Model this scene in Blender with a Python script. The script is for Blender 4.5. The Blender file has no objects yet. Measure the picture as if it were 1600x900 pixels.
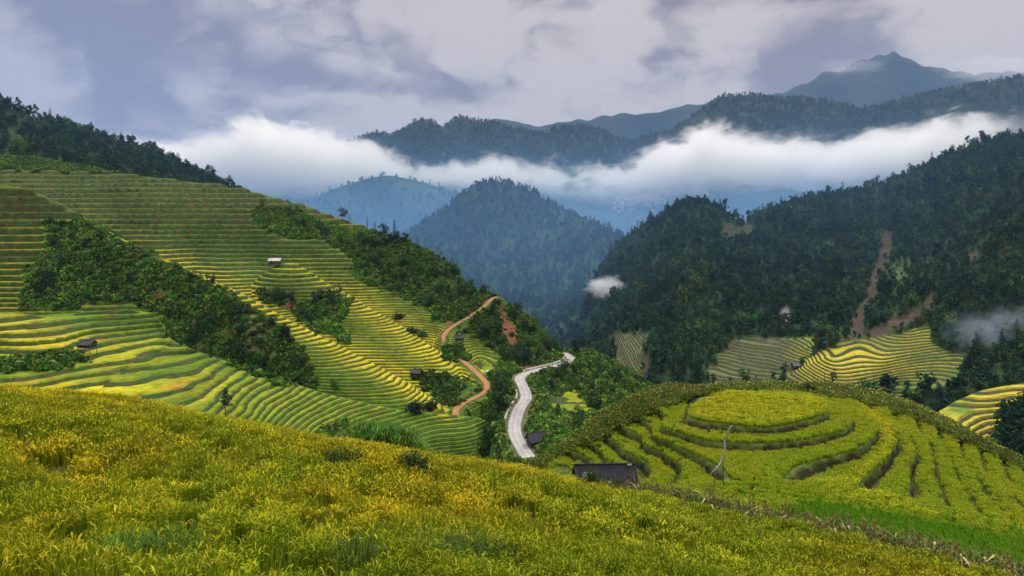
import bpy, math, random
import numpy as np
rad = math.radians
SC = bpy.context.scene
COL = SC.collection
random.seed(7); RNG = np.random.default_rng(7)

# ------------------------------------------------------------------ camera
F, HOR = 1150.0, 340.0                       # focal length and horizon row, in photo pixels (1600 wide)
cam_d = bpy.data.cameras.new('camera'); cam_o = bpy.data.objects.new('camera', cam_d); COL.objects.link(cam_o)
cam_d.sensor_width = 36; cam_d.lens = 36 * F / 1600
cam_d.shift_y = -(450 - HOR) / 1600
cam_d.clip_start = 0.5; cam_d.clip_end = 60000
cam_o.location = (0, 0, 0); cam_o.rotation_euler = (rad(90), 0, 0)
SC.camera = cam_o

# ------------------------------------------------------------------ exposure / render
SC.view_settings.view_transform = 'Standard'; SC.view_settings.look = 'None'
SC.view_settings.exposure = 0.0; SC.view_settings.gamma = 1.0
SC.render.engine = 'CYCLES'
cy = SC.cycles
cy.use_denoising = True
try: cy.denoiser = 'OPENIMAGEDENOISE'; cy.denoising_prefilter = 'ACCURATE'
except Exception: pass
cy.max_bounces = 9; cy.diffuse_bounces = 2; cy.glossy_bounces = 2; cy.transmission_bounces = 2
cy.volume_bounces = 8; cy.transparent_max_bounces = 8
cy.volume_step_rate = 1.0; cy.volume_max_steps = 256
cy.use_adaptive_sampling = True; cy.adaptive_threshold = 0.01
cy.sample_clamp_indirect = 4

# ------------------------------------------------------------------ sun
SUN_EL, SUN_AZ = rad(48), rad(28)            # azimuth from +Y (view direction) towards +X
sd = bpy.data.lights.new('sun', 'SUN'); so = bpy.data.objects.new('sun', sd); COL.objects.link(so)
sd.energy = 1.9; sd.angle = rad(10); sd.color = (1.0, 0.93, 0.82)
so.rotation_euler = (rad(90) - SUN_EL, 0, math.pi - SUN_AZ)
so.location = (0, 0, 3000)

# ------------------------------------------------------------------ node helpers
def N(nt, typ, **kw):
    n = nt.nodes.new(typ)
    for k, v in kw.items():
        if k.startswith('i_'):
            key = k[2:]
            n.inputs[int(key) if key.isdigit() else key.replace('_', ' ')].default_value = v
        else: setattr(n, k, v)
    return n
def L(nt, a, b): nt.links.new(a, b)
def math_n(nt, op, a, b=None, c=None, clamp=False):
    n = nt.nodes.new('ShaderNodeMath'); n.operation = op; n.use_clamp = clamp
    for i, v in enumerate((a, b, c)):
        if v is None: continue
        if isinstance(v, (int, float)): n.inputs[i].default_value = v
        else: nt.links.new(v, n.inputs[i])
    return n.outputs[0]
def mixc(nt, fac, a, b, blend='MIX', clamp=True):
    n = nt.nodes.new('ShaderNodeMix'); n.data_type = 'RGBA'; n.blend_type = blend; n.clamp_factor = clamp
    for sock, v in ((n.inputs[0], fac), (n.inputs[6], a), (n.inputs[7], b)):
        if isinstance(v, (int, float)): sock.default_value = v
        elif isinstance(v, tuple): sock.default_value = (*v[:3], 1)
        else: nt.links.new(v, sock)
    return n.outputs[2]
def smooth(nt, v, a, b, lo=0.0, hi=1.0):
    n = nt.nodes.new('ShaderNodeMapRange'); n.interpolation_type = 'SMOOTHSTEP'
    nt.links.new(v, n.inputs[0])
    for i, q in enumerate((a, b, lo, hi)): n.inputs[i + 1].default_value = q
    return n.outputs[0]
def ramp(nt, v, pts):
    n = nt.nodes.new('ShaderNodeValToRGB'); nt.links.new(v, n.inputs[0]); e = n.color_ramp.elements
    while len(e) < len(pts): e.new(0.5)
    for q, (p, c) in zip(e, pts): q.position = p; q.color = (*c[:3], 1)
    return n.outputs[0]
def fcurve(nt, v, pts, x0, x1, y0, y1):
    """a measured profile y(x) as a float curve"""
    m = nt.nodes.new('ShaderNodeMapRange'); nt.links.new(v, m.inputs[0]); m.inputs[1].default_value = x0; m.inputs[2].default_value = x1
    n = nt.nodes.new('ShaderNodeFloatCurve'); nt.links.new(m.outputs[0], n.inputs[1])
    c = n.mapping.curves[0]; pts = sorted(pts)
    n.mapping.extend = 'HORIZONTAL'
    P = [((x - x0) / (x1 - x0), (y - y0) / (y1 - y0)) for x, y in pts]
    c.points[0].location = P[0]; c.points[1].location = P[-1]
    for p in P[1:-1]: c.points.new(*p)
    n.mapping.update()
    return math_n(nt, 'MULTIPLY_ADD', n.outputs[0], y1 - y0, y0)

# ------------------------------------------------------------------ sky: Nishita behind a deck of overcast cloud
W = bpy.data.worlds.new('World'); SC.world = W; W.use_nodes = True
nt = W.node_tree; nt.nodes.clear()
out = N(nt, 'ShaderNodeOutputWorld')
sky = N(nt, 'ShaderNodeTexSky', sky_type='NISHITA'); sky.sun_disc = False
sky.sun_elevation = SUN_EL; sky.sun_rotation = SUN_AZ
tc = N(nt, 'ShaderNodeTexCoord'); sep = N(nt, 'ShaderNodeSeparateXYZ'); L(nt, tc.outputs['Generated'], sep.inputs[0])
X, Y, Z = sep.outputs
az = math_n(nt, 'ARCTAN2', X, Y)             # 0 = straight ahead, + to the right
el = math_n(nt, 'ARCSINE', Z)
cmb = N(nt, 'ShaderNodeCombineXYZ'); L(nt, math_n(nt, 'MULTIPLY', az, 1.0), cmb.inputs[0]); L(nt, math_n(nt, 'MULTIPLY', el, 1.7), cmb.inputs[1])
dv = cmb.outputs[0]
n0 = N(nt, 'ShaderNodeTexNoise', i_Scale=2.2, i_Detail=3.0, i_Roughness=0.5); L(nt, dv, n0.inputs['Vector'])
wv = N(nt, 'ShaderNodeVectorMath', operation='SCALE'); L(nt, n0.outputs['Color'], wv.inputs[0]); wv.inputs['Scale'].default_value = 0.16
wa = N(nt, 'ShaderNodeVectorMath', operation='ADD'); L(nt, dv, wa.inputs[0]); L(nt, wv.outputs[0], wa.inputs[1])
n1 = N(nt, 'ShaderNodeTexNoise', i_Scale=2.9, i_Detail=7.0, i_Roughness=0.5); L(nt, wa.outputs[0], n1.inputs['Vector'])
n3 = N(nt, 'ShaderNodeTexNoise', i_Scale=14.0, i_Detail=6.0, i_Roughness=0.6); L(nt, dv, n3.inputs['Vector'])
wv3 = N(nt, 'ShaderNodeVectorMath', operation='SCALE'); L(nt, n3.outputs['Color'], wv3.inputs[0]); wv3.inputs['Scale'].default_value = 0.09
wb = N(nt, 'ShaderNodeVectorMath', operation='ADD'); L(nt, wa.outputs[0], wb.inputs[0]); L(nt, wv3.outputs[0], wb.inputs[1])
def octave(sc):                               # rounded cloud heads: folded noise, summed over octaves
    q = N(nt, 'ShaderNodeTexNoise', i_Scale=sc, i_Detail=0.0); L(nt, wb.outputs[0], q.inputs['Vector'])
    return math_n(nt, 'ABSOLUTE', math_n(nt, 'SUBTRACT', q.outputs['Fac'], 0.5))
bil = math_n(nt, 'ADD', math_n(nt, 'ADD', math_n(nt, 'MULTIPLY', octave(4.0), 2.6), math_n(nt, 'MULTIPLY', octave(8.5), 1.5)), math_n(nt, 'MULTIPLY', octave(19.0), 0.9))
def sblob(u, v, su, sv):
    u = math.atan(u); v = math.atan(v)
    a = math_n(nt, 'MULTIPLY', math_n(nt, 'SUBTRACT', az, u), 1 / su); b = math_n(nt, 'MULTIPLY', math_n(nt, 'SUBTRACT', el, v), 1 / sv)
    # wobble the outline with the cloud noise
    nn = math_n(nt, 'MULTIPLY', math_n(nt, 'SUBTRACT', n1.outputs['Fac'], 0.5), 1.8)
    r2 = math_n(nt, 'ADD', math_n(nt, 'MULTIPLY', a, a), math_n(nt, 'MULTIPLY', b, b))
    return math_n(nt, 'EXPONENT', math_n(nt, 'MULTIPLY', math_n(nt, 'ADD', r2, nn), -1.0))
def uv(px, py): return (px - 800) / F, (HOR - py) / F
def sb(px, py, sx, sy): u, v = uv(px, py); return sblob(u, v, sx / F, sy / F)
# cloud light and shadow: blue-lilac to the left, warm cream and mauve to the right
tone = smooth(nt, az, -0.75, 0.12)
lightc = mixc(nt, tone, (0.44, 0.41, 0.47), (0.58, 0.50, 0.455)); darkc = mixc(nt, tone, (0.20, 0.195, 0.28), (0.23, 0.18, 0.205))
low = smooth(nt, el, 0.17, 0.0)
lightc = mixc(nt, math_n(nt, 'MULTIPLY', low, 0.7), lightc, (0.52, 0.495, 0.56)); darkc = mixc(nt, math_n(nt, 'MULTIPLY', low, 0.75), darkc, (0.36, 0.345, 0.43))
warm = sb(1010, 60, 280, 85); lightb = math_n(nt, 'ADD', sb(880, 185, 330, 45), math_n(nt, 'ADD', sb(30, 120, 90, 50), sb(790, 30, 90, 30)))
dark = math_n(nt, 'ADD', math_n(nt, 'ADD', sb(180, 85, 200, 70), sb(1195, 125, 150, 40)), math_n(nt, 'ADD', sb(705, 145, 40, 22), math_n(nt, 'ADD', sb(520, 130, 90, 18), math_n(nt, 'ADD', sb(1330, 5, 300, 22), sb(880, 10, 60, 12)))))
tt = math_n(nt, 'ADD', math_n(nt, 'MULTIPLY_ADD', math_n(nt, 'SUBTRACT', n1.outputs['Fac'], 0.5), 3.0, 0.50), math_n(nt, 'MULTIPLY', math_n(nt, 'SUBTRACT', bil, 0.42), 1.5))
tt = math_n(nt, 'ADD', tt, math_n(nt, 'MULTIPLY', math_n(nt, 'ADD', warm, lightb), 0.34)); tt = math_n(nt, 'SUBTRACT', tt, math_n(nt, 'MULTIPLY', dark, 0.60))
base = mixc(nt, smooth(nt, tt, -0.02, 1.05), darkc, lightc)
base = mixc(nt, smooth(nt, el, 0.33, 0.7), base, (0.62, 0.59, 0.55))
vm = N(nt, 'ShaderNodeVectorMath', operation='SCALE'); L(nt, base, vm.inputs[0]); vm.inputs['Scale'].default_value = 1.0
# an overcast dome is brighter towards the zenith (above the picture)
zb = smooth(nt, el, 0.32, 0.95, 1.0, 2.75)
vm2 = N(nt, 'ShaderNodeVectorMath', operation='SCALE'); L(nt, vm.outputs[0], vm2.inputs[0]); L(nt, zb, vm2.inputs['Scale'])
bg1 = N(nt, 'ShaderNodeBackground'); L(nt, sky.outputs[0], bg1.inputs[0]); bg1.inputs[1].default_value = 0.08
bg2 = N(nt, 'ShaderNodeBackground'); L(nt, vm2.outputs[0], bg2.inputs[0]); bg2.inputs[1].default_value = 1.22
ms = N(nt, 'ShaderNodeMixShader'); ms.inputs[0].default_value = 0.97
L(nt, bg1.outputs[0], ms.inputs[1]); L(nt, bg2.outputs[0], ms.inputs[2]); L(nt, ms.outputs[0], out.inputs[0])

# ------------------------------------------------------------------ numeric helpers
def fade(t): return t * t * t * (t * (t * 6 - 15) + 10)
def perlin(x, y, seed=0):
    x = np.asarray(x, float); y = np.asarray(y, float)
    xi = np.floor(x).astype(np.int64); yi = np.floor(y).astype(np.int64); xf = x - xi; yf = y - yi
    def g(ix, iy, dx, dy):
        h = (ix * 374761393 + iy * 668265263 + seed * 974711) & 0xFFFFFFFF
        h = ((h ^ (h >> 13)) * 1274126177) & 0xFFFFFFFF
        a = (h ^ (h >> 16)) / 4294967296.0 * 2 * np.pi
        return np.cos(a) * dx + np.sin(a) * dy
    u, v = fade(xf), fade(yf)
    a = g(xi, yi, xf, yf) * (1 - u) + g(xi + 1, yi, xf - 1, yf) * u
    b = g(xi, yi + 1, xf, yf - 1) * (1 - u) + g(xi + 1, yi + 1, xf - 1, yf - 1) * u
    return (a * (1 - v) + b * v) * 1.5
def fbm(x, y, octv=4, seed=0, gain=0.5):
    s = 0; a = 1.0
    for i in range(octv):
        s = s + a * perlin(np.asarray(x) * 2 ** i, np.asarray(y) * 2 ** i, seed + i * 17); a *= gain
    return s
def hash1(*a):
    h = np.zeros(np.shape(a[0]), np.int64)
    for i, v in enumerate(a): h = (h * 73856093 + np.asarray(v, np.int64) * (19349663 + 2 * i)) & 0xFFFFFFFF
    h = ((h ^ (h >> 15)) * 2246822519) & 0xFFFFFFFF
    h = ((h ^ (h >> 13)) * 3266489917) & 0xFFFFFFFF
    return ((h ^ (h >> 16)) & 0xFFFFFF) / 16777216.0
class TPS:
    def __init__(s, P, V, lam=0.0, scale=100.0):
        s.P = np.asarray(P, float) / scale; s.sc = scale; V = np.asarray(V, float); n = len(V)
        K = s.k(np.linalg.norm(s.P[:, None] - s.P[None], axis=2)); K += lam * np.eye(n)
        A = np.zeros((n + 3, n + 3)); A[:n, :n] = K; A[:n, n] = 1; A[:n, n + 1:] = s.P; A[n, :n] = 1; A[n + 1:, :n] = s.P.T
        s.w = np.linalg.solve(A, np.r_[V, 0, 0, 0])
    @staticmethod
    def k(r): return np.where(r > 1e-9, r * r * np.log(np.maximum(r, 1e-9)), 0)
    def __call__(s, x, y):
        sh = np.shape(x); Q = np.c_[np.ravel(x), np.ravel(y)] / s.sc; o = np.empty(len(Q))
        for i in range(0, len(Q), 20000):
            q = Q[i:i + 20000]; r = np.sqrt(((q[:, None] - s.P[None]) ** 2).sum(2))
            o[i:i + 20000] = s.k(r) @ s.w[:-3] + s.w[-3] + q @ s.w[-2:]
        return o.reshape(sh)
def W3(px, py, Yd): return np.array([(px - 800) / F * Yd, Yd, (HOR - py) / F * Yd])
def PX(x, y, z): y = np.maximum(y, 0.1); return x / y * F + 800, HOR - z / y * F
def inpoly(px, py, poly, soft=0.0):
    poly = np.asarray(poly, float); c = np.zeros(np.shape(px), bool); d = np.full(np.shape(px), 1e9); n = len(poly)
    for i in range(n):
        x1, y1 = poly[i]; x2, y2 = poly[(i + 1) % n]
        cond = ((y1 > py) != (y2 > py)) & (px < (x2 - x1) * (py - y1) / (y2 - y1 + 1e-12) + x1); c ^= cond
        if soft:
            t = np.clip(((px - x1) * (x2 - x1) + (py - y1) * (y2 - y1)) / ((x2 - x1) ** 2 + (y2 - y1) ** 2 + 1e-9), 0, 1)
            d = np.minimum(d, np.hypot(px - x1 - t * (x2 - x1), py - y1 - t * (y2 - y1)))
    if not soft: return c.astype(float)
    return np.clip(np.where(c, d, -d) / soft * 0.5 + 0.5, 0, 1)
def dline(px, py, line):
    d = np.full(np.shape(px), 1e9)
    for (x1, y1), (x2, y2) in zip(line[:-1], line[1:]):
        t = np.clip(((px - x1) * (x2 - x1) + (py - y1) * (y2 - y1)) / ((x2 - x1) ** 2 + (y2 - y1) ** 2 + 1e-9), 0, 1)
        d = np.minimum(d, np.hypot(px - x1 - t * (x2 - x1), py - y1 - t * (y2 - y1)))
    return d
def sstep(a, b, x): t = np.clip((x - a) / (b - a), 0, 1); return t * t * (3 - 2 * t)
def curve(pts):
    xs = [p[0] for p in pts]; ys = [p[1] for p in pts]
    def f(x):
        q = np.arange(min(xs) - 60, max(xs) + 60, 1.0); v = np.interp(q, xs, ys)
        k = np.hanning(19); k /= k.sum(); v = np.convolve(np.pad(v, 9, mode='edge'), k, 'valid')
        return np.interp(x, q, v)
    return f

# ------------------------------------------------------------------ mesh and object helpers
def tag(o, label=None, cat=None, group=None, kind=None):
    if label: o['label'] = label
    if cat: o['category'] = cat
    if group: o['group'] = group
    if kind: o['kind'] = kind
    return o
def make_mesh(name, V, faces_flat, sizes, mats, mat_idx=None, colors=None, smooth_sh=False):
    V = np.asarray(V, np.float32); me = bpy.data.meshes.new(name)
    me.vertices.add(len(V)); me.vertices.foreach_set('co', V.ravel())
    ff = np.asarray(faces_flat, np.int32).ravel(); sz = np.asarray(sizes, np.int32)
    me.loops.add(len(ff)); me.loops.foreach_set('vertex_index', ff)
    me.polygons.add(len(sz)); st = np.r_[0, np.cumsum(sz)[:-1]].astype(np.int32)
    me.polygons.foreach_set('loop_start', st); me.polygons.foreach_set('loop_total', sz)
    for m in mats: me.materials.append(m)
    if mat_idx is not None: me.polygons.foreach_set('material_index', np.asarray(mat_idx, np.int32))
    if smooth_sh: me.polygons.foreach_set('use_smooth', np.ones(len(sz), bool))
    if colors is not None:                    # one colour per vertex
        a = me.color_attributes.new('Col', 'FLOAT_COLOR', 'POINT')
        c = np.ones((len(V), 4), np.float32); c[:, :3] = colors; a.data.foreach_set('color', c.ravel())
    me.update(calc_edges=True); me.validate()
    return me
def obj(name, me, parent=None, loc=None):
    o = bpy.data.objects.new(name, me); COL.objects.link(o)
    if parent: o.parent = parent
    if loc is not None: o.location = loc
    return o
class MB:
    """collects vertices, faces and colours"""
    def __init__(s): s.V = []; s.F = []; s.C = []; s.M = []
    def add(s, vs, fs, col=(1, 1, 1), mi=0):
        b = len(s.V); s.V += [tuple(v) for v in vs]; s.C += [tuple(col)] * len(vs)
        for f in fs: s.F.append([b + i for i in f]); s.M.append(mi)
    def tube(s, pts, rads, n=6, col=(1, 1, 1), mi=0, cap=True):
        pts = [np.array(p, float) for p in pts]; vs = []
        for i, p in enumerate(pts):
            t = pts[min(i + 1, len(pts) - 1)] - pts[max(i - 1, 0)]; t /= np.linalg.norm(t) + 1e-9
            a = np.cross(t, (0, 0, 1)) if abs(t[2]) < 0.95 else np.cross(t, (1, 0, 0)); a /= np.linalg.norm(a); b = np.cross(t, a)
            for k in range(n):
                q = 2 * math.pi * k / n; vs.append(p + rads[i] * (math.cos(q) * a + math.sin(q) * b))
        fs = [[i * n + k, i * n + (k + 1) % n, (i + 1) * n + (k + 1) % n, (i + 1) * n + k] for i in range(len(pts) - 1) for k in range(n)]
        if cap: fs += [list(range(n))[::-1], [(len(pts) - 1) * n + k for k in range(n)]]
        s.add(vs, fs, col, mi)
    def box(s, c, d, rot=0, col=(1, 1, 1), mi=0, tilt=None):
        hx, hy, hz_ = d[0] / 2, d[1] / 2, d[2] / 2
        vs = np.array([(x * hx, y * hy, z * hz_) for x in (-1, 1) for y in (-1, 1) for z in (-1, 1)], float)
        if tilt: ca, sa = math.cos(tilt), math.sin(tilt); vs = vs @ np.array([[1, 0, 0], [0, ca, sa], [0, -sa, ca]])
        ca, sa = math.cos(rot), math.sin(rot); vs = vs @ np.array([[ca, sa, 0], [-sa, ca, 0], [0, 0, 1]]) + np.array(c)
        s.add(vs, [[0, 1, 3, 2], [4, 6, 7, 5], [0, 4, 5, 1], [2, 3, 7, 6], [0, 2, 6, 4], [1, 5, 7, 3]], col, mi)
    def mesh(s, name, mats, smooth_sh=False):
        return make_mesh(name, s.V, [i for f in s.F for i in f], [len(f) for f in s.F], mats, s.M, np.array(s.C), smooth_sh)

# ------------------------------------------------------------------ materials
def mat(name): m = bpy.data.materials.new(name); m.use_nodes = True; m.node_tree.nodes.clear(); return m, m.node_tree
def attr_mat(name, rough=0.9, nscale=0.6, namt=0.35, bump=0.3, transl=0.0, rnd=0.0, tint=(1, 1, 1), spec=0.1, fine=None, vert=1.0):
    """the mesh's own colour attribute, broken up by procedural noise in object space"""
    m, t = mat(name); o = N(t, 'ShaderNodeOutputMaterial'); a = N(t, 'ShaderNodeAttribute', attribute_name='Col')
    c = a.outputs['Color']; tcn = N(t, 'ShaderNodeTexCoord'); mp = N(t, 'ShaderNodeMapping'); L(t, tcn.outputs['Object'], mp.inputs[0]); mp.inputs['Scale'].default_value = (1, 1, vert)
    n = N(t, 'ShaderNodeTexNoise', i_Scale=nscale, i_Detail=6.0, i_Roughness=0.65); L(t, mp.outputs[0], n.inputs['Vector'])
    f = smooth(t, n.outputs['Fac'], 0.3, 0.7, 1 - namt, 1 + namt)
    if fine:
        nf = N(t, 'ShaderNodeTexNoise', i_Scale=fine[0], i_Detail=3.0, i_Roughness=0.7); L(t, mp.outputs[0], nf.inputs['Vector'])
        f = math_n(t, 'MULTIPLY', f, smooth(t, nf.outputs['Fac'], 0.3, 0.7, 1 - fine[1], 1 + fine[1]))
    if rnd:
        oi = N(t, 'ShaderNodeObjectInfo'); f = math_n(t, 'MULTIPLY', f, math_n(t, 'MULTIPLY_ADD', oi.outputs['Random'], 2 * rnd, 1 - rnd))
        pn = N(t, 'ShaderNodeTexNoise', i_Scale=0.016, i_Detail=4.0, i_Roughness=0.6); L(t, oi.outputs['Location'], pn.inputs['Vector'])
        f = math_n(t, 'MULTIPLY', f, smooth(t, pn.outputs['Fac'], 0.36, 0.66, 0.70, 1.40))
    v = N(t, 'ShaderNodeVectorMath', operation='SCALE'); L(t, c, v.inputs[0]); L(t, f, v.inputs['Scale'])
    cc = v.outputs[0]
    if tint != (1, 1, 1): cc = mixc(t, 1.0, cc, tint, 'MULTIPLY')
    if rnd:                                   # hue drifts from plant to plant
        w = N(t, 'ShaderNodeTexWhiteNoise'); w.noise_dimensions = '1D'; L(t, oi.outputs['Random'], w.inputs['W'])
        hs = N(t, 'ShaderNodeHueSaturation'); L(t, math_n(t, 'MULTIPLY_ADD', w.outputs[0], 0.05, 0.475), hs.inputs['Hue']); L(t, cc, hs.inputs['Color']); cc = hs.outputs[0]
    p = N(t, 'ShaderNodeBsdfPrincipled'); L(t, cc, p.inputs['Base Color']); p.inputs['Roughness'].default_value = rough; p.inputs['Specular IOR Level'].default_value = spec
    if bump:
        b = N(t, 'ShaderNodeBump', i_Strength=bump, i_Distance=0.5); L(t, n.outputs['Fac'], b.inputs['Height']); L(t, b.outputs[0], p.inputs['Normal'])
    sh = p.outputs[0]
    if transl:
        tr = N(t, 'ShaderNodeBsdfTranslucent'); L(t, cc, tr.inputs[0]); mx = N(t, 'ShaderNodeMixShader', i_0=transl); L(t, sh, mx.inputs[1]); L(t, tr.outputs[0], mx.inputs[2]); sh = mx.outputs[0]
    L(t, sh, o.inputs['Surface']); return m
def rice_mat(name, big=0.05, amp=1.0, jit=0.18):
    """blades keep their own colour; ripeness drifts over the field"""
    m, t = mat(name); o = N(t, 'ShaderNodeOutputMaterial'); a = N(t, 'ShaderNodeAttribute', attribute_name='Col')
    oi = N(t, 'ShaderNodeObjectInfo')
    n = N(t, 'ShaderNodeTexNoise', i_Scale=big, i_Detail=4.0, i_Roughness=0.6); L(t, oi.outputs['Location'], n.inputs['Vector'])
    ripe = smooth(t, n.outputs['Fac'], 0.36, 0.64)
    g = mixc(t, 1.0, a.outputs['Color'], (0.70, 0.96, 0.8), 'MULTIPLY'); y = mixc(t, 1.0, a.outputs['Color'], (1.06, 1.02, 0.7), 'MULTIPLY')
    c = mixc(t, math_n(t, 'MULTIPLY', ripe, amp), g, y)
    v = N(t, 'ShaderNodeVectorMath', operation='SCALE'); L(t, c, v.inputs[0]); L(t, math_n(t, 'MULTIPLY_ADD', oi.outputs['Random'], 2 * jit, 1 - jit), v.inputs['Scale'])
    p = N(t, 'ShaderNodeBsdfPrincipled'); L(t, v.outputs[0], p.inputs['Base Color']); p.inputs['Roughness'].default_value = 0.75; p.inputs['Specular IOR Level'].default_value = 0.15
    tr = N(t, 'ShaderNodeBsdfTranslucent'); L(t, v.outputs[0], tr.inputs[0]); mx = N(t, 'ShaderNodeMixShader', i_0=0.35); L(t, p.outputs[0], mx.inputs[1]); L(t, tr.outputs[0], mx.inputs[2])
    L(t, mx.outputs[0], o.inputs['Surface']); return m
M_land = attr_mat('terraced_land', nscale=0.35, namt=0.30, bump=0.5, fine=(3.0, 0.25))
M_near = attr_mat('field_soil', nscale=1.2, namt=0.35, bump=0.6, fine=(9.0, 0.3))
M_far = attr_mat('wooded_slope', nscale=0.02, namt=0.3, bump=0.0, fine=(0.15, 0.3))
M_leaf = attr_mat('leaves', nscale=1.5, namt=0.2, bump=0, transl=0.3, rnd=0.35, spec=0.15, rough=0.7)
M_leaf_far = attr_mat('forest_leaves', nscale=0.8, namt=0.2, bump=0, transl=0.2, rnd=0.32, spec=0.05)
M_bark = attr_mat('bark', nscale=6, namt=0.35, bump=0.5, rough=0.9)
M_rice = rice_mat('rice_plants', 0.07); M_rice2 = rice_mat('knoll_rice_plants', 0.05, 0.45, 0.10)
M_conc = attr_mat('pale_concrete', nscale=0.25, namt=0.16, bump=0.1, fine=(2.5, 0.10), rough=0.75, spec=0.2)
M_wood = attr_mat('weathered_wood', nscale=4, namt=0.35, bump=0.4, fine=(25, 0.2))
M_roof = attr_mat('roof_sheets', nscale=1.5, namt=0.45, bump=0.3, fine=(12, 0.3), rough=0.7, spec=0.3)

# ------------------------------------------------------------------ terrain builders
def grid_faces(nr, nc):
    i, j = np.meshgrid(np.arange(nr - 1), np.arange(nc - 1), indexing='ij'); a = (i * nc + j).ravel()
    return np.c_[a, a + 1, a + nc + 1, a + nc]
class Surf:
    """a hillside sampled on a grid of ground points (rows run from its foot, over its crest, and down behind)"""
    pass
def rough(top, amp, seed):
    xs = np.arange(top[0][0], top[-1][0], 5.0); ys = curve(top)(xs) + amp * fbm(xs / 26, xs * 0 + seed, 4, seed); return list(zip(xs, ys))
def hillside(ctrl, top, bot, px0, px1, dpx, nrow, back=(8, 22, 55, 130, 300), slope=(0.15, 0.25, 0.4, 0.5, 0.55), lam=1e-4, noise=(0, 60), seed=1, carve=None, nmask=None):
    c = np.array(ctrl, float); tps = TPS(c[:, :2], np.log(c[:, 2]), lam)
    px = np.arange(px0, px1 + dpx, dpx, dtype=float); pt = curve(top)(px); pb = curve(bot)(px)
    v = np.linspace(0, 1, nrow)[:, None]; PY = pb + (pt - pb) * v; PXX = np.broadcast_to(px, PY.shape)
    Yd = np.exp(tps(PXX, PY)); Yd = np.maximum.accumulate(Yd + np.arange(nrow)[:, None] * 0.02, axis=0)
    x = (PXX - 800) / F * Yd; z = (HOR - PY) / F * Yd; y = Yd.copy()
    if noise[0]:
        a = noise[0] * fbm(x / noise[1], y / noise[1], 4, seed); z = z + a * (1 - 0.85 * sstep(0.85, 1.0, v)) * (1 if nmask is None else 1 - nmask(PXX, PY))
    xs, ys, zs = [x], [y], [z]; cx, cyy, cz = x[-1], y[-1], z[-1]; sc = np.mean(Yd[-1]) / 500
    for d, s in zip(back, slope):
        k = (cyy + d * sc) / cyy; cz = cz - d * sc * s - 0 * k; cx = cx * k; cyy = cyy * k
        xs.append(cx[None].copy()); ys.append(cyy[None].copy()); zs.append(cz[None].copy())
    S = Surf(); S.x = np.vstack(xs); S.y = np.vstack(ys); S.z = np.vstack(zs); S.nmain = nrow
    if carve: carve(S)
    S.px, S.py = PX(S.x, S.y, S.z)
    return S
def heightfield(xs, ys, zf):
    S = Surf(); S.x, S.y = np.meshgrid(xs, ys); S.z = zf(S.x, S.y); S.nmain = len(ys); S.px, S.py = PX(S.x, S.y, S.z); return S

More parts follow.
